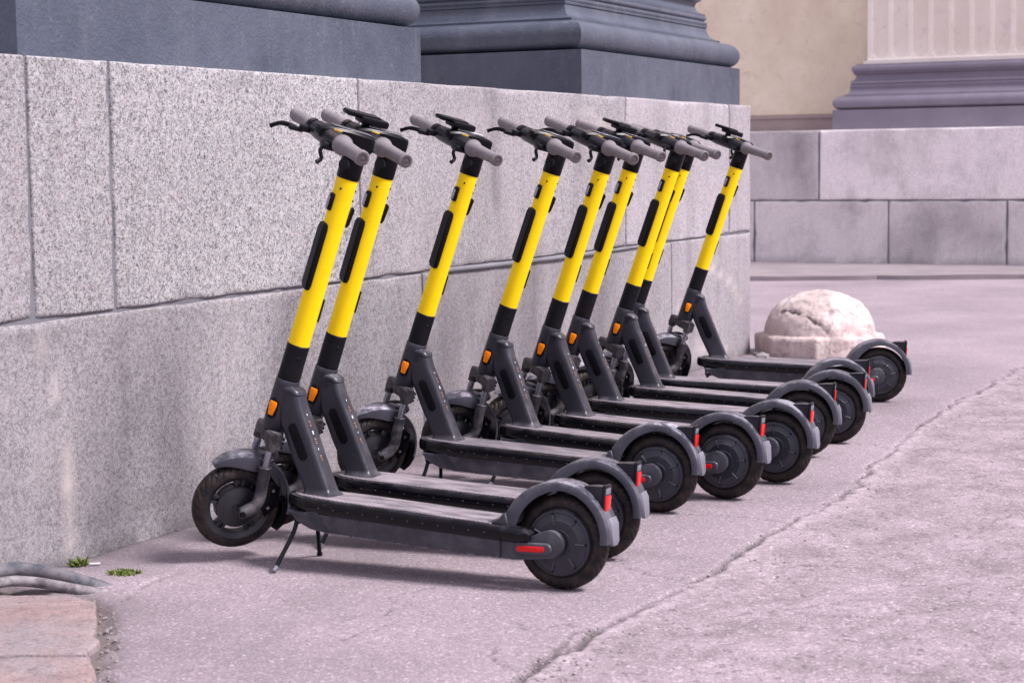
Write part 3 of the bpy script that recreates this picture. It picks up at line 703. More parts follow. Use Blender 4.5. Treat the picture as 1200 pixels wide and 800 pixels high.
bo = bpy.data.objects.new('dome_bollard', me); bo.location = BC; C.objects.link(bo)
tag(bo, 'pale pinkish cracked stone dome on an octagonal foot beyond the last scooter', 'bollard')

# ================================================================== SCOOTER
def T(x): return .160 + .0585 * x           # top line of the deck (nose up on its stand)
AX = Vector((-.3226955, 0, .9465028)); AW = Vector((.802787, 0, .618607))
def steer_matrix(st):
    b0 = Vector((0, 1, 0)); f0 = b0.cross(AX)
    R = Matrix.Rotation(st, 3, AX); b = R @ b0; f = R @ f0
    X = Matrix.Identity(4)
    for i in range(3): X[i][0] = f[i]; X[i][1] = b[i]; X[i][2] = AX[i]; X[i][3] = AW[i]
    return X
STEM_ROT = Matrix(((AX.z, 0, AX.x), (0, 1, 0), (-AX.x, 0, AX.z)))   # local z -> stem axis

def pill(cx, cz, L, W, ang, n=10):
    out = []; ca, sa = math.cos(ang), math.sin(ang)
    for s_ in (1, -1):
        for k in range(n + 1):
            a = -math.pi / 2 + math.pi * k / n; a = a if s_ == 1 else a + math.pi
            x = s_ * (L / 2 - W / 2) + W / 2 * math.cos(a); y = W / 2 * math.sin(a)
            out.append((cx + x * ca - y * sa, cz + x * sa + y * ca))
    return out

def tyre(R, hw, r_in, cx=0, groove=True, NSEG=180, NP=26):
    """tyre around the y axis at the origin, slanted tread cuts in the crown"""
    vs = []; fs = []
    for k in range(NSEG):
        th = 2 * math.pi * k / NSEG
        for j in range(NP):
            a = -1.9 + 3.8 * j / (NP - 1)          # around the section
            rr = (R - hw) ; y = hw * math.sin(a) if abs(a) < math.pi / 2 else hw * math.copysign(1, a) * (1 - .18 * (abs(a) - math.pi / 2) / .33)
            rad = rr + hw * math.cos(a) * .98 if abs(a) < math.pi / 2 else rr - (rr - r_in) * (abs(a) - math.pi / 2) / .33
            if groove and abs(a) < 1.15:
                ph = (th * 34 / (2 * math.pi) * 1.0 + abs(a) * 1.3) % 1
                if ph < .17 and abs(a) > .12: rad -= .0045
                if abs(abs(a) - .1) < .05: rad -= .001
            if abs(a) > 1.22: y += .0011 * math.sin(abs(a) * 38) * math.copysign(1, a)
            vs.append((rad * math.cos(th), y, rad * math.sin(th)))
    for k in range(NSEG):
        k2 = (k + 1) % NSEG
        for j in range(NP - 1): fs.append((k * NP + j, k * NP + j + 1, k2 * NP + j + 1, k2 * NP + j))
    return vs, fs

def make_scooter():
    root = bpy.data.objects.new('electric_scooter', None); C.objects.link(root)
    # ---- deck
    b = MB()
    half = [(.145, .083), (.30, .085), (.60, .085), (.68, .083), (.735, .076), (.775, .064), (.803, .048), (.819, .030), (.827, .012)]
    outline = half + [(x, -y) for x, y in half[::-1]]
    def ring(inset, dz):
        cx = .45; out = []
        for x, y in outline:
            out.append(Vector((x - (inset if x > .6 else -inset if x < .2 else 0) * (1 if abs(y) < .06 or x < .2 else .5), y - math.copysign(min(inset, abs(y)), y), T(x) + dz)))
        return out
    b.loft([ring(.014, -.042), ring(.006, -.040), ring(.001, -.033), ring(0, -.02), ring(.001, -.008), ring(.004, -.002), ring(.009, 0.0), ring(.012, .0)], 'rail')
    for sgn in (1, -1):                    # the rail runs on past the front of the rear wheel
        secs = []
        for x, w in ((.146, 1), (.11, 1), (.085, .93), (.070, .7), (.063, .35)):
            cz = T(x) - .020 ; hz = .020 * w; y0, y1 = .046, .083
            pr = [(y0, -hz), (y1 - .01, -hz), (y1 - .002, -hz * .6), (y1, 0), (y1 - .002, hz * .7), (y1 - .008, hz), (y0, hz)]
            secs.append([Vector((x, sgn * a, cz + c_ )) for a, c_ in pr])
        b.loft(secs, 'rail')
    for k in range(12):                    # small bright screws along the rail
        x = .19 + k * .0455
        for sgn in (1, -1): b.lathe([(0, .0010), (.0010, .0008), (.0013, 0)], (x, sgn * .0848, T(x) - .022), 'tail_plate', seg=8) if sgn > 0 else None
    deck = b.build('deck', root)
    b = MB(); xs = [.178, .3, .45, .6, .68, .735, .770, .792, .802]; ys = [.0725, .0735, .0735, .0735, .0715, .065, .053, .037, .015]
    o_ = list(zip(xs, ys)) + [(x, -y) for x, y in zip(xs[::-1], ys[::-1])]
    b.loft([[Vector((x, y, T(x) - .001)) for x, y in o_], [Vector((x, y, T(x) + .0022)) for x, y in o_], [Vector((x * .999 + .0005, y * .985, T(x) + .0030)) for x, y in o_]], 'mat')
    b.build('grip_mat', deck)
    b = MB()
    b.prism([(.150, T(.15) - .036), (.150, .082), (.22, .083), (.45, .096), (.66, .107), (.725, .117), (.765, .135), (.795, .165)], -.0745, .0745, 'case', .004)
    b.prism([(.665, .112), (.70, .117), (.735, .166), (.70, .166)], .0735, .0765, 'paint_side', .001)   # raised rib on the side
    b.prism([(.60, .105), (.655, .110), (.655, .112), (.60, .107)], .070, .078, 'tail_plate', .0005)
    rr_ = random.Random(3)
    for k in range(46):
        x = .16 + k * .0115 + rr_.uniform(-.003, .003)
        if rr_.random() < .72:
            zb = .082 + (x - .15) * .0455 if x > .15 else .082
            zb = np.interp(x, [.15, .22, .45, .66], [.082, .083, .096, .107])
            b.box((x, .0735, zb + .0026), (rr_.uniform(.003, .013), .0035, rr_.uniform(.0012, .0030)), 'tail_plate', 0, Matrix.Rotation(-.05, 3, 'Y'))
    b.build('battery_case', deck)
    # ---- swing arms with red side reflectors
    for sgn in (1, -1):
        b = MB()
        arc = [(.012 + .037 * math.cos(math.radians(a)), .127 + .037 * math.sin(math.radians(a))) for a in range(90, 271, 12)]
        poly = [(.165, T(.165) - .034), (.10, T(.1) - .030), (.06, .146)] + [(.030, .160)] + arc + [(.06, .083), (.12, .080), (.165, .082)]
        y0, y1 = sorted((sgn * .047, sgn * .068)); b.prism(poly, y0, y1, 'case', .0035)
        arm = b.build('swing_arm', root)
        b = MB(); y0, y1 = sorted((sgn * .066, sgn * .0765)); b.prism(pill(.059, .113, .112, .033, math.radians(-1.5)), y0, y1, 'case', .005, seg=3)
        h = b.build('reflector_housing', arm)
        b = MB(); y0, y1 = sorted((sgn * .070, sgn * .0785)); b.prism(pill(.062, .113, .080, .015, math.radians(-1.5), 4), y0, y1, 'red', .001)
        b.build('side_reflector', arm)
    # ---- rear wheel
    b = MB()
    for sgn in (1, -1):
        pr = [(.0, .040), (.020, .041), (.058, .0395), (.060, .0375), (.079, .0345), (.0805, .0360), (.0855, .0345), (.088, .030), (.0905, .020)]
        b.lathe([(r, sgn * y) for r, y in pr], (0, 0, 0), 'hub', seg=64)
        for k in range(7):
            a = 2 * math.pi * k / 7 + .45; R_ = Matrix.Rotation(-a, 3, 'Y')
            b.box(R_ @ Vector((.0615, sgn * .0392, 0)), (.027, .0075, .0045), 'paint_fender', .002, R_)
            c_ = R_ @ Vector((.0755, sgn * .0362, 0)); b.lathe([(0, sgn * .0018), (.0026, sgn * .0016), (.0038, 0)], c_, 'plastic', seg=10)
        b.lathe([(.030, sgn * .0405), (.031, sgn * .0425), (.036, sgn * .0425), (.037, sgn * .040)], (0, 0, 0), 'hub', seg=40)
    rw = b.build('rear_wheel', root); rw.location = (0, 0, .127)
    vs, fs = tyre(.127, .031, .089); MB().add(vs, fs, 'tyre').build('tyre', rw, smooth=25)
    # ---- rear fender
    def arc_shell(cx, cz, a0, a1, rfun, wfun, mat, th=.003, lip=.018, n=26, lipf=None):
        secs = []
        for k in range(n + 1):
            u = k / n; a = math.radians(a0 + (a1 - a0) * u); r = rfun(u); w = wfun(u); lip = lipf(u) if lipf else lip
            pr = [(r - lip, -w), (r - .010, -w), (r - .003, -w + .003), (r, -w + .012), (r + .001, 0), (r, w - .012), (r - .003, w - .003), (r - .010, w), (r - lip, w),
                  (r - lip, w - th), (r - .010, w - th), (r - th - .002, w - .014), (r - th, 0), (r - th - .002, -w + .014), (r - .010, -w + th), (r - lip, -w + th)]
            secs.append([Vector((cx + p * math.cos(a), q, cz + p * math.sin(a))) for p, q in pr])
        return secs
    b = MB()
    b.loft(arc_shell(0, .127, 10, 178, lambda u: .162 - .022 * max(0, (u - .45) / .55) ** 1.4, lambda u: .062 - .020 * min(1, u * 2.2) + .002 * u, 'x', lipf=lambda u: .046 - .024 * min(1, u * 1.9)), 'paint_fender')
    b.prism([(.132, .165), (.20, T(.2) + .001), (.178, T(.178) + .007), (.160, .182), (.148, .198), (.138, .20)], -.066, .066, 'paint_fender', .004)
    fen = b.build('rear_fender', root, smooth=45)
    secs = []
    for a, r, w in ((152, .1475, .028), (159, .1465, .031), (176, .1405, .026), (180, .1385, .019)):
        a = math.radians(a)
        secs.append([Vector((r_ * math.cos(a), q, .127 + r_ * math.sin(a))) for r_, q in ((r, -w), (r + .007, -w + .004), (r + .008, 0), (r + .007, w - .004), (r, w))])
    MB().loft(secs, 'tail_plate').build('mud_flap', fen)
    b = MB(); secs = []
    for x0, z0, x1, z1, w in ((-.062, .277, -.066, .268, .012), (-.088, .279, -.098, .236, .017), (-.117, .279, -.1115, .212, .021)):
        secs.append([Vector(p) for p in ((x0, -w, z0), (x0, w, z0), (x1, w, z1), (x1, -w, z1))])
    b.loft(secs, 'paint'); br = b.build('light_bracket', fen, smooth=20)
    b = MB(); R_ = Matrix.Rotation(math.radians(-5), 3, 'Y')
    b.box((-.1175, 0, .246), (.010, .046, .074), 'plastic_grey', .003, R_)
    b.box((-.1200, 0, .2345), (.011, .036, .040), 'red', .003, R_)
    b.box((-.1190, 0, .266), (.012, .036, .019), 'tail_plate', .003, R_)
    b.build('tail_light', fen)
    # ---- down tube
    def rr_sec(x0, x1, w, z, r=.4, sl=0.):
        out = []; cx = (x0 + x1) / 2; hx = (x1 - x0) / 2
        for k in range(28):
            a = 2 * math.pi * k / 28; ca, sa = math.cos(a), math.sin(a)
            px = math.copysign(abs(ca) ** r, ca) * hx; py = math.copysign(abs(sa) ** r, sa) * w
            out.append(Vector((cx + px, py, z + sl * px)))
        return out
    b = MB()
    b.loft([rr_sec(.676, .782, .044, T(.73) + .001), rr_sec(.680, .778, .041, T(.73) + .005), rr_sec(.688, .772, .0345, .213, .36), rr_sec(.692, .774, .032, .223, .34), rr_sec(.722, .812, .0315, .300, .34, .1), rr_sec(.754, .846, .031, .385, .36, .15),
            rr_sec(.780, .862, .031, .45, .5, .2), rr_sec(.789, .866, .0295, .484, .55, .25), rr_sec(.787, .869, .0325, .487, .5, .25), rr_sec(.790, .869, .0325, .497, .5, .25), rr_sec(.797, .866, .029, .503, .6, .3), rr_sec(.806, .860, .022, .508, .6, .3)], 'paint')
    dt = b.build('down_tube', root, smooth=50)
    for sgn in (1, -1):
        b = MB(); y0, y1 = sorted((sgn * .0280, sgn * .0335)); b.prism(pill(.787, .350, .110, .030, math.radians(67)), y0, y1, 'matte', .0015); b.build('side_pad', dt)
    b = MB()                                # column of tiny printed marks on the rear face
    d_ = Vector((.092, 0, .235)).normalized(); nrm = Vector((-d_.z, 0, d_.x))
    base = Vector((.7275, 0, .314))
    for s_, wd, ht, mt in ((.118, .006, .006, 'white_mark'), (.098, .010, .003, 'orange_mark'), (.092, .008, .002, 'orange_mark'), (.086, .009, .003, 'orange_mark'), (.066, .007, .014, 'white_mark'), (.047, .010, .003, 'orange_mark'),
                           (.041, .007, .002, 'orange_mark'), (.035, .010, .003, 'orange_mark'), (.018, .004, .008, 'white_mark'), (-.002, .010, .003, 'orange_mark'), (-.008, .008, .002, 'orange_mark'), (-.014, .006, .003, 'orange_mark')):
        wd *= .75; ht *= .7; c_ = base + d_ * s_ + nrm * -.0004; R_ = Matrix(((d_.x, 0, nrm.x), (0, 1, 0), (d_.z, 0, nrm.z)))
        b.box(c_ + Vector((0, .010, 0)), (ht, wd, .0022), mt, 0, R_)
    b.build('printed_marks', dt, smooth=0)
    # ---- head tube and amber side reflectors
    b = MB(); P0 = AW + AX * -.252; P1 = AW + AX * -.103
    b.tube([AW + AX * u for u in (-.252, -.249, -.20, -.12, -.106, -.103)], [.0325, .0345, .0350, .0345, .0345, .0325], 'paint', 32)
    b.tube([AW + AX * u for u in (-.262, -.252)], [.030, .030], 'plastic', 24)
    gus = [(.812, .50), (.80, .508), (.806, .512), (.84, .50), (.86, .44), (.85, .40)]
    ht = b.build('head_tube', root)
    for sgn in (1, -1):
        c_ = Vector((.8665, sgn * .0335, .441)); fd_ = Vector((AX.z, 0, -AX.x))
        def sp(poly): return [(c_.x + fd_.x * p + AX.x * q, c_.z + fd_.z * p + AX.z * q) for p, q in poly]
        b = MB(); y0, y1 = sorted((sgn * .026, sgn * .0375)); b.prism([(c_.x + fd_.x * p + AX.x * q, c_.z + fd_.z * p + AX.z * q) for p, q in pill(0, 0, .060, .030, math.pi / 2)], y0, y1, 'matte', .002); rf = b.build('reflector_seat', ht)
        b = MB(); y0, y1 = sorted((sgn * .032, sgn * .0405)); b.prism(sp([(-.010, .020), (.010, .020), (.0125, .012), (.008, -.020), (-.007, -.020), (-.0125, .012)]), y0, y1, 'amber', .002); b.build('amber_reflector', ht)
    # ---- kickstand
    b = MB()
    b.box((.775, 0, .142), (.03, .09, .03), 'dusty_plastic', .004)
    b.box((.776, .050, .150), (.026, .012, .050), 'plastic_grey', .003, Matrix.Rotation(.2, 3, 'Y'))
    ks = b.build('kickstand', root)
    for sgn, mt in ((1, 'plastic_grey'), (-1, 'plastic')):
        b = MB(); b.tube(smooth_path([(.776, sgn * .052, .142), (.782, sgn * .066, .10), (.797, sgn * .098, .045), (.806, sgn * .118, .010)], 5), .0062, mt, 12)
        b.tube([(.804, sgn * .115, .014), (.809, sgn * .124, .0035)], [.0085, .0075], 'chrome' if sgn > 0 else mt, 10)
        b.lathe([(0, sgn * .004), (.006, sgn * .003), (.008, 0)], (.776, sgn * .058, .146), 'chrome', seg=12); b.build('leg', ks)
    # ================= steered group; coordinates (forward, left, up the stem)
    st = []
    def sb(mb, name, par=None, sm=38):
        o = mb.build(name, par if par is not None else root, smooth=sm)
        if par is None: st.append(o); o['steered'] = 1
        return o
    b = MB(); b.tube([(0, 0, u) for u in (-.102, -.1, -.002, 0.0)], [.0300, .0322, .0318, .0300], 'sleeve', 36)
    b.lathe([(0, .0015), (.003, .0012), (.004, 0)], (.0, .032, -.035), 'plastic', seg=8); sb(b, 'stem_sleeve')
    b = MB(); b.tube([(0, 0, u) for u in (.0005, .24, .4825)], [.0305, .0300, .0300], 'yellow', 40)
    stem = sb(b, 'stem')
    b = MB()                                # long black pad on the front of the stem
    secs = []
    for u, w, d in ((.155, .008, .028), (.160, .020, .034), (.172, .0225, .0375), (.335, .0225, .0375), (.348, .020, .035), (.354, .010, .028)):
        secs.append([Vector((d - .006, -w, u)), Vector((d, -w * .8, u)), Vector((d + .0005, 0, u)), Vector((d, w * .8, u)), Vector((d - .006, w, u)), Vector((.012, w * .9, u)), Vector((.012, -w * .9, u))])
    b.loft(secs, 'matte'); b.build('front_pad', stem)
    b = MB(); b.box((-.0300, .004, .108), (.008, .020, .066), 'matte', .002); b.build('rear_catch', stem)
    b = MB(); b.prism([(-.026, .352), (-.036, .350), (-.041, .360), (-.045, .402), (-.040, .408), (-.036, .404), (-.034, .378), (-.026, .372)], -.009, .009, 'plastic', .002); b.build('bag_hook', stem)
    b = MB(); b.box((.031, .006, .412), (.014, .022, .050), 'plastic', .006); b.box((.0385, .006, .410), (.004, .014, .034), 'spring', .0018); b.build('bell', stem)
    b = MB()
    for f_, q, u in ((.020, .0225, .455), (-.0265, .014, .455), (-.0265, .014, .428)): b.lathe([(0, .002), (.0028, .0015), (.0035, 0)], (f_, q + .0006, u), 'plastic', seg=8)
    b.build('stem_screw', stem)
    b = MB(); b.tube([(0, 0, u) for u in (.483, .486, .55, .578)], [.0305, .0325, .0325, .031], 'plastic', 36)
    b.tube([(.020, .012, .520), (.031, .0185, .520), (.032, .019, .520)], [.018, .0165, .012], 'plastic_grey', 20)
    sb(b, 'stem_clamp')
    # handlebar
    F0, U0 = .0906, .584
    b = MB(); b.tube([(F0, q, U0) for q in (-.285, .285)], .0115, 'plastic', 16)
    secs = []
    for q, rf_, ru in ((-.135, .017, .017), (-.12, .022, .021), (-.09, .026, .025), (-.02, .032, .0265), (.05, .029, .026), (.095, .024, .023), (.118, .021, .021)):
        secs.append([Vector((F0 - .004 + rf_ * math.cos(a), q, U0 - .002 + ru * math.sin(a))) for a in [2 * math.pi * k / 20 for k in range(20)]])
    b.loft(secs, 'plastic_grey'); hb = sb(b, 'handlebar')
    for sgn in (1, -1):
        b = MB()
        pr = [(0.0118, .119), (.0245, .119), (.0272, .122), (.0275, .134), (.0250, .138), (.0212, .150), (.0198, .165), (.0185, .20), (.0178, .262), (.0182, .268), (.0178, .270), (.0200, .273), (.0206, .280), (.0202, .289), (.0170, .292), (.012, .2915), (.0118, .2895), (.006, .2892), (.005, .292), (0, .2922)]
        if sgn < 0: pr = [(.0118, .130), (.019, .130), (.0198, .134), (.0192, .150), (.0188, .20), (.0184, .262), (.0200, .270), (.0206, .280), (.0195, .289), (.015, .292), (0, .2922)]
        b.lathe([(r, sgn * a) for r, a in pr], (F0, 0, U0), 'grip', seg=32)
        if sgn > 0:
            for k in range(28):
                a = 2 * math.pi * k / 28; R_ = Matrix.Rotation(-a, 3, 'Y')
                b.box(Vector((F0, .128, U0)) + R_ @ Vector((.0268, 0, 0)), (.0022, .009, .0024), 'grip', .0005, R_)
        b.lathe([(.0150, sgn * .2915), (.0152, sgn * .2932), (.0105, sgn * .2934), (.0095, sgn * .2915), (.004, sgn * .2925), (0, sgn * .2932)], (F0, 0, U0), 'grip_end', seg=24)
        b.build('grip', hb)
    b = MB(); b.tube([(F0, -.108, U0), (F0, -.129, U0)], [.0215, .0225], 'plastic', 24)
    b.box((F0 + .022, -.112, U0 - .010), (.040, .030, .020), 'plastic_grey', .006)
    b.box((F0 + .050, -.116, U0 - .017), (.044, .018, .014), 'plastic_grey', .005)
    b.tube(smooth_path([(F0 + .052, -.118, U0 - .015), (F0 + .070, -.132, U0 - .014), (F0 + .086, -.152, U0 - .018), (F0 + .101, -.176, U0 - .034)], 6), [.007] * 12 + [.006] * 6 + [.0075], 'plastic', 12)
    b.build('brake_lever', hb)
    b = MB(); b.box((F0 + .012, .072, U0 - .018), (.048, .045, .020), 'plastic_grey', .007)
    b.tube(smooth_path([(F0 + .034, .080, U0 - .022), (F0 + .040, .086, U0 - .034), (F0 + .034, .094, U0 - .052), (F0 + .046, .100, U0 - .064)], 5), [.0055] * 14 + [.0065, .007], 'plastic', 12)
    b.build('throttle_lever', hb)
    # dashboard running back over the stem
    b = MB(); secs = []
    for f_, w, ut, ub in ((.128, .012, .598, .590), (.122, .020, .606, .580), (.095, .027, .613, .570), (.04, .029, .615, .562), (-.02, .0285, .611, .560), (-.034, .027, .607, .566), (-.038, .024, .604, .572)):
        secs.append([Vector((f_, -w, ub)), Vector((f_, -w, ut - .006)), Vector((f_, -w + .005, ut)), Vector((f_, w - .005, ut)), Vector((f_, w, ut - .006)), Vector((f_, w, ub))])
    b.loft(secs, 'plastic')
    b.prism([(-.026, .6135), (.085, .6172), (.085, .6180), (-.026, .6144)], -.020, .020, 'spring', .0005)
    db = sb(b, 'dashboard')
    b = MB(); b.box((.080, .040, .6086), (.024, .0042, .003), 'yellow_mark', 0, Matrix.Rotation(-.06, 3, 'Y')); b.build('yellow_stripe', db, smooth=0)
    # fork
    b = MB()
    b.tube([(0, 0, -.262), (0, 0, -.275), (.004, 0, -.292)], [.031, .034, .026], 'dusty_plastic', 24)
    arch = []
    for q, u, hf, hu in ((-.072, -.272, .017, .022), (-.050, -.270, .022, .024), (-.022, -.266, .020, .014), (.022, -.266, .020, .014), (.050, -.270, .022, .024), (.072, -.272, .017, .022)):
        arch.append([Vector((.010 + hf * a, q, u + hu * c_)) for a, c_ in ((-1, -.7), (-.7, -1), (.7, -1), (1, -.7), (1, .7), (.7, 1), (-.7, 1), (-1, .7))])
    b.loft(arch, 'dusty_plastic')
    for sgn in (1, -1):
        b.tube([(.015, sgn * .057, -.282), (.015, sgn * .057, -.300)], .0165, 'dusty_plastic', 16)
        for k in range(3): b.lathe([(0, .003), (.004, .003), (.005, 0)], (-.013, sgn * .06, -.262 - .012 * k), 'plastic', seg=8)
    fk = sb(b, 'fork')
    b = MB()                                # bridge hoop between the legs, above the fender
    b.tube(smooth_path([(.012, -.052, -.338), (-.016, -.040, -.326), (-.024, 0, -.320), (-.016, .040, -.326), (.012, .052, -.338)], 5), .0065, 'paint', 10)
    b.build('fork_brace', fk)
    for sgn in (1, -1):
        b = MB(); b.tube([(.015, sgn * .057, -.295), (.014, sgn * .057, -.365)], .0105, 'spring', 18)
        for k in range(4): b.tube([(.015, sgn * .057, -.302 - .010 * k), (.015, sgn * .057, -.304 - .010 * k)], .0113, 'spring', 14)
        b.build('stanchion', fk)
        b = MB(); pth = smooth_path([(.014, sgn * .057, -.350), (.013, sgn * .058, -.362), (.010, sgn * .060, -.400), (.006, sgn * .062, -.440), (.016, sgn * .062, -.470), (.043, sgn * .060, -.492), (.052, sgn * .060, -.497)], 5)
        rad = [.0185, .0195, .020, .0195, .019, .0185, .018, .018, .018, .0178, .0175, .017, .0168, .0165, .0165, .0165, .0168, .017, .017, .017, .0175, .018, .0182, .0180, .017, .0165, .016, .015, .013, .010, .006]
        b.tube(pth, rad[:len(pth)], 'leg_metal', 18)
        b.lathe([(0, sgn * .006), (.007, sgn * .006), (.0085, sgn * .003), (.009, 0)], (.045, sgn * .074, -.492), 'plastic', seg=16)
        b.prism([(-.050, -.405), (-.018, -.390), (-.004, -.420), (-.006, -.47), (-.030, -.50), (-.058, -.46)], *sorted((sgn * .044, sgn * .049)), 'plastic', .002)
        for bx, bz in ((-.032, -.418), (-.030, -.470)): b.lathe([(0, sgn * .004), (.004, sgn * .0035), (.0055, 0)], (bx, sgn * .0495, bz), 'chrome', seg=12)
        b.build('fork_leg', fk)
    # front fender
    b = MB()
    b.loft(arc_shell(.045, -.492, 47, 178, lambda u: .152 + .008 * math.sin(math.pi * min(1, u * 1.25)), lambda u: .010 + .033 * min(1, (u + .02) * 2.8) ** .6 - .010 * max(0, u - .75) * 4, 'x', lipf=lambda u: .011 + .030 * math.sin(math.pi * min(1, .05 + u * 1.3)) ** 1.5), 'paint_fender')
    b.lathe([(.0, -.326), (.020, -.326), (.024, -.332), (.026, -.340)], (.012, 0, 0), 'paint', axis='z', seg=20)
    ff = sb(b, 'front_fender', None, 45)
    b = MB()
    b.loft([[Vector((.045 + r_ * math.cos(math.radians(a)), q, -.492 + r_ * math.sin(math.radians(a)))) for r_, q in ((.150, -w), (.150, w), (.128, w), (.128, -w))] for a, w in ((165, .030), (180, .030), (192, .022), (202, .008))], 'plastic'); b.build('fender_tail', ff)
    # front wheel
    b = MB()
    b.lathe([(.097, -.021), (.099, -.024), (.094, -.024), (.086, -.020), (.077, -.012), (.077, .012), (.086, .020), (.094, .024), (.099, .024), (.097, .021)], (0, 0, 0), 'rim', seg=64)
    for sgn in (1, -1):
        b.lathe([(.0, sgn * .034), (.018, sgn * .034), (.020, sgn * .030), (.036, sgn * .027), (.046, sgn * .024), (.056, sgn * .020), (.057, sgn * .008), (.057, 0)], (0, 0, 0), 'rim', seg=40)
        b.lathe([(.052, sgn * .018), (.053, sgn * .020), (.060, sgn * .020), (.061, sgn * .018)], (0, 0, 0), 'chrome' if sgn < 0 else 'rim', seg=40)
    for k in range(5):
        for off in (-.13, .13):
            a = 2 * math.pi * k / 5 + .35; R_ = Matrix.Rotation(-(a + off), 3, 'Y'); b.box(R_ @ Vector((.064, 0, 0)), (.046, .030, .0085), 'rim', .002, R_)
        R_ = Matrix.Rotation(-(2 * math.pi * k / 5 + .35), 3, 'Y'); b.box(R_ @ Vector((.066, 0, 0)), (.030, .016, .016), 'rim', .002, R_)
    fw = sb(b, 'front_wheel')
    fw['wheel'] = 1
    vs, fs = tyre(.127, .0315, .096, NSEG=200); MB().add(vs, fs, 'tyre').build('tyre', fw, smooth=25)
    # phone holder, only on some
    b = MB(); b.box((.103, -.030, .6390), (.105, .050, .014), 'plastic', .005); b.box((.072, -.020, .6300), (.086, .062, .021), 'matte', .006)
    b.box((.085, -.028, .620), (.020, .020, .030), 'plastic', .004)
    ph = sb(b, 'phone_holder')
    return root

src = make_scooter()
POSES = [[0.1264, 4.6838, 2.7138, -0.0423, 0.8762], [0.232, 5.0389, 2.775, -0.0107, 0.8812], [0.4608, 5.7134, 2.7744, -0.023, 0.9177], [0.6982, 5.9285, 2.6968, -0.0601, 0.9242], [0.9079, 6.2195, 2.7321, -0.0269, 0.9589],
         [1.0821, 6.7599, 2.9031, 0.0016, 0.7792], [1.2573, 7.0809, 2.8469, -0.0271, 0.85], [1.3573, 7.5209, 2.9963, -0.0106, 0.7427], [1.6759, 8.2797, 3.0182, 0.0232, 0.7002]]
LABELS = [
    'nearest scooter at the lower left, whole near side in view, no device on its bars',
    'second scooter, tight behind the nearest one, black device on its bars and pale dusty deck',
    'third scooter from the left, black device on its bars, white patch on the dashboard',
    'fourth scooter from the left, bare handlebar, just left of the tight cluster',
    'fifth scooter from the left, bare handlebar, grip overlapping the sixth',
    'sixth scooter from the left, black device on its bars, in the middle of the cluster',
    'seventh scooter from the left, bare handlebar, yellow stem covering part of the eighth',
    'eighth scooter, mostly hidden, its yellow stem peeping out right behind the seventh',
    'farthest scooter, standing alone by the wall end next to the stone dome']
PHONE = [0, 1, 1, 0, 0, 1, 0, 0, 1]
def copy_tree(o, parent=None):
    c_ = o.copy(); C.objects.link(c_); c_.parent = parent
    for ch in list(o.children): copy_tree(ch, c_)
    return c_
scoots = [src] + [copy_tree(src) for _ in range(8)]
for i, (o, (x, y, yaw, lean, steer)) in enumerate(zip(scoots, POSES)):
    cy, sy = math.cos(yaw), math.sin(yaw); cl, sl = math.cos(lean), math.sin(lean)
    fwd = Vector((cy, sy, 0)); l0 = Vector((-sy, cy, 0)); u0 = Vector((0, 0, 1))
    up = u0 * cl + l0 * sl; le = l0 * cl - u0 * sl
    R_ = Matrix((fwd, le, up)).transposed()
    o.location = (x, y, 0.0); o.rotation_euler = R_.to_euler()
    tag(o, LABELS[i], 'electric scooter', 'yellow-stemmed rental scooters parked in a row')
    SM = steer_matrix(steer)
    for ch in list(o.children):
        if ch.get('steered'):
            ch.matrix_basis = SM @ (Matrix.Translation((.045, 0, -.492)) @ Matrix.Rotation(i * .9 + .2, 4, 'Y')) if ch.get('wheel') else SM
        if ch.name.startswith('rear_wheel'):
            ch.matrix_basis = Matrix.Translation((0, 0, .127)) @ Matrix.Rotation([0, .3, .45, .1, .7, .2, .6, .5, .15][i], 4, 'Y')
    for ch in list(o.children):
        if ch.name.startswith('phone_holder') and not PHONE[i]: bpy.data.objects.remove(ch, do_unlink=True)
# white sticker on the third scooter's dashboard
b = MB(); b.box((.024, .008, .6186), (.048, .020, .0012), 'white_mark', 0, Matrix.Rotation(-.03, 3, 'Y'))
dbs = [c_ for c_ in scoots[2].children if c_.name.startswith('dashboard')][0]
b.build('sticker', dbs, smooth=0)['label'] = 'small white sticker'
for o in bpy.data.objects:
    for k in ('steered', 'wheel'):
        if k in o: del o[k]

# ================================================================== small things
t = NT('leaf'); co = t.coord()
t.set('Base Color', t.mix(t.noise(co, 80, 3), (.05, .10, .015), (.16, .22, .04))); t.set('Roughness', .6); M['leaf'] = t.mat
t = NT('dry_leaf'); co = t.coord()
t.set('Base Color', t.mix(t.noise(co, 80, 3), (.12, .13, .03), (.22, .2, .07))); t.set('Roughness', .7); M['dry_leaf'] = t.mat
def tuft(x, y, n, rx, ry, h, lab, grp='weeds in the paving joint'):
    b = MB(); r = random.Random(int(x * 1000))
    for k in range(n):
        a = r.uniform(0, 2 * math.pi); q = math.sqrt(r.random()); px, py = rx * q * math.cos(a), ry * q * math.sin(a)
        d = Vector((r.uniform(-1, 1), r.uniform(-1, 1), r.uniform(.5, 1.6))).normalized(); L = h * r.uniform(.4, 1.1); s_ = d.cross(Vector((r.uniform(-1, 1), r.uniform(-1, 1), .1))).normalized() * r.uniform(.0018, .004)
        p0 = Vector((px, py, -.004)); p1 = p0 + d * L * .55; p2 = p0 + d * L + Vector((0, 0, -L * .2))
        b.add([p0 - s_ * .4, p0 + s_ * .4, p1 + s_, p2, p1 - s_], [(0, 1, 2, 4), (4, 2, 3)], 'leaf' if r.random() < .7 else 'dry_leaf')
    o = b.build('weed_tuft', smooth=0, recalc=False); o.location = (x, y, .004); tag(o, lab, 'weed', grp)
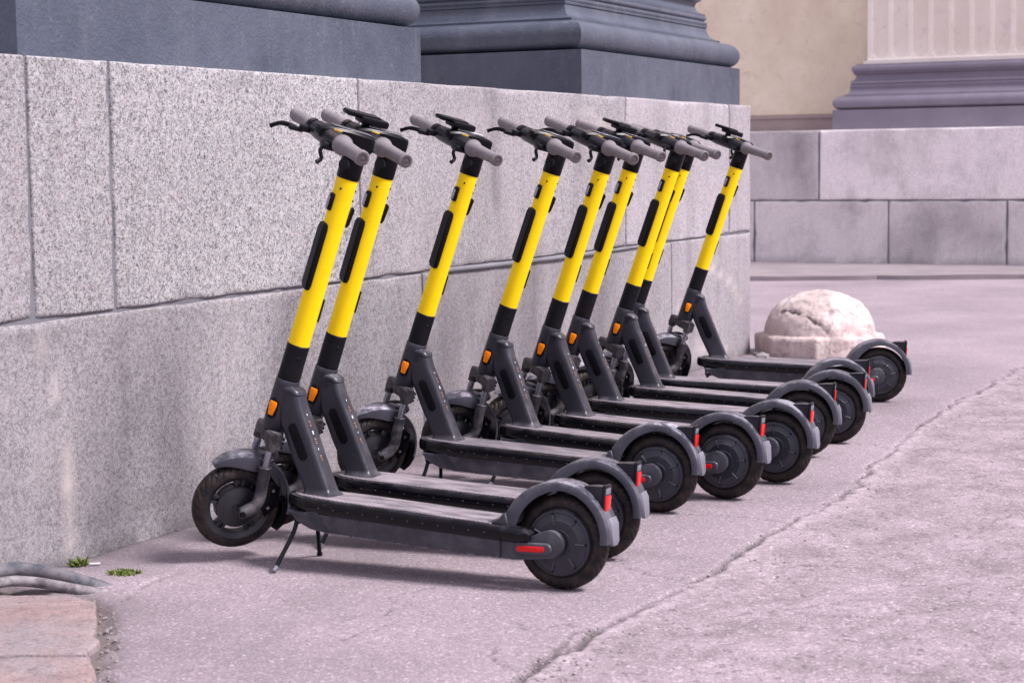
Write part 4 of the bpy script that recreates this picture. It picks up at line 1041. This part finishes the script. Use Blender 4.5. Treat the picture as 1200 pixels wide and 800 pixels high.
tuft(-1.225, 5.035, 130, .022, .02, .036, 'small bright green weed at the foot of the wall')
tuft(-1.075, 4.925, 260, .045, .030, .020, 'low spreading mossy weed in a pavement hole in front of the brighter weed')
tuft(-1.24, 4.845, 30, .018, .008, .012, 'tiny sprig of weed under the pale hose')
b = MB(); b.tube([(0, 0, 0), (.03, .004, 0)], .0035, 'white_mark', 10); o = b.build('cigarette_butt'); o.location = (-1.195, 5.03, .007); tag(o, 'white cigarette butt beside the bright green weed', 'litter')
# loose grit and pebbles
t = NT('grit'); co = t.n('ShaderNodeNewGeometry').outputs['Position']
t.set('Base Color', t.mix(t.noise(co, 120, 1), (.05, .045, .045), (.40, .35, .36))); t.set('Roughness', .9); M['grit'] = t.mat
b = MB(); ico = bmesh.new(); bmesh.ops.create_icosphere(ico, subdivisions=1, radius=1); iv_ = [v.co.copy() for v in ico.verts]; ico.verts.index_update(); if_ = [[v.index for v in f.verts] for f in ico.faces]; ico.free()
r = random.Random(5)
def stone(x, y, s_, zz=0.0):
    R_ = Matrix.Rotation(r.uniform(0, 6), 3, 'Z'); sc = (s_ * r.uniform(.7, 1.3), s_ * r.uniform(.6, 1.), s_ * r.uniform(.4, .7))
    b.add([R_ @ Vector((v.x * sc[0] * r.uniform(.8, 1.2), v.y * sc[1] * r.uniform(.8, 1.2), v.z * sc[2])) + Vector((x, y, zz + sc[2] * .25)) for v in iv_], if_, 'grit')
for k in range(1500):
    q = r.random()
    if q < .3:                                        # along the foot of the wall
        s_ = r.uniform(-1.6, 4.9); p = WX @ Vector((s_, -abs(r.gauss(.0, .05)) - .004, 0)); stone(p.x, p.y, r.uniform(.0015, .005))
    elif q < .6:                                      # along the crack
        i = r.randrange(3, len(crack) - 3); u = r.random(); p = crack[i] * (1 - u) + crack[i + 1] * u; stone(p[0] + abs(r.gauss(.0, .08)) - .02, p[1] - r.gauss(0, .05), r.uniform(.0015, .0055), -.004)
    elif q < .72:
        u = r.random(); stone(-1.02 + .14 * u * (1 - .2) + r.gauss(0, .03), 4.72 - .9 * u + r.gauss(0, .02), r.uniform(.0015, .007), -.006)
    elif q < .76: stone(r.uniform(-1.3, -.95), r.uniform(4.3, 4.95), r.uniform(.0015, .005), -.004)
    elif q < .88:
        u = r.random(); stone(-.5 + 1.7 * u + r.gauss(0, .18), 4.9 + 3.2 * u + r.gauss(0, .22), r.uniform(.0012, .0045), -.001)
    else: stone(r.uniform(-1, 3), r.uniform(3.8, 8.5), r.uniform(.001, .004), -.002)
tag(b.build('grit', smooth=0, recalc=False), 'loose grit and crumbs of asphalt scattered over the ground', kind='stuff')
for (x, y, s_, lab) in ((1.395, 10.10, .05, 'rough dark stone chunk wedged between wall end and dome'), (1.47, 10.30, .035, 'smaller stone chunk against the foot of the dome'), (1.40, 10.32, .028, 'pale chip of stone behind the dark chunk')):
    b = MB(); b.add([Vector((v.x * s_ * r.uniform(.8, 1.3), v.y * s_, v.z * s_ * .6 * r.uniform(.8, 1.2) + s_ * .3)) for v in iv_], if_, 'grit'); o = b.build('rubble_stone', smooth=0, recalc=False); o.location = (x, y, 0); tag(o, lab, 'stone', 'rubble by the dome')
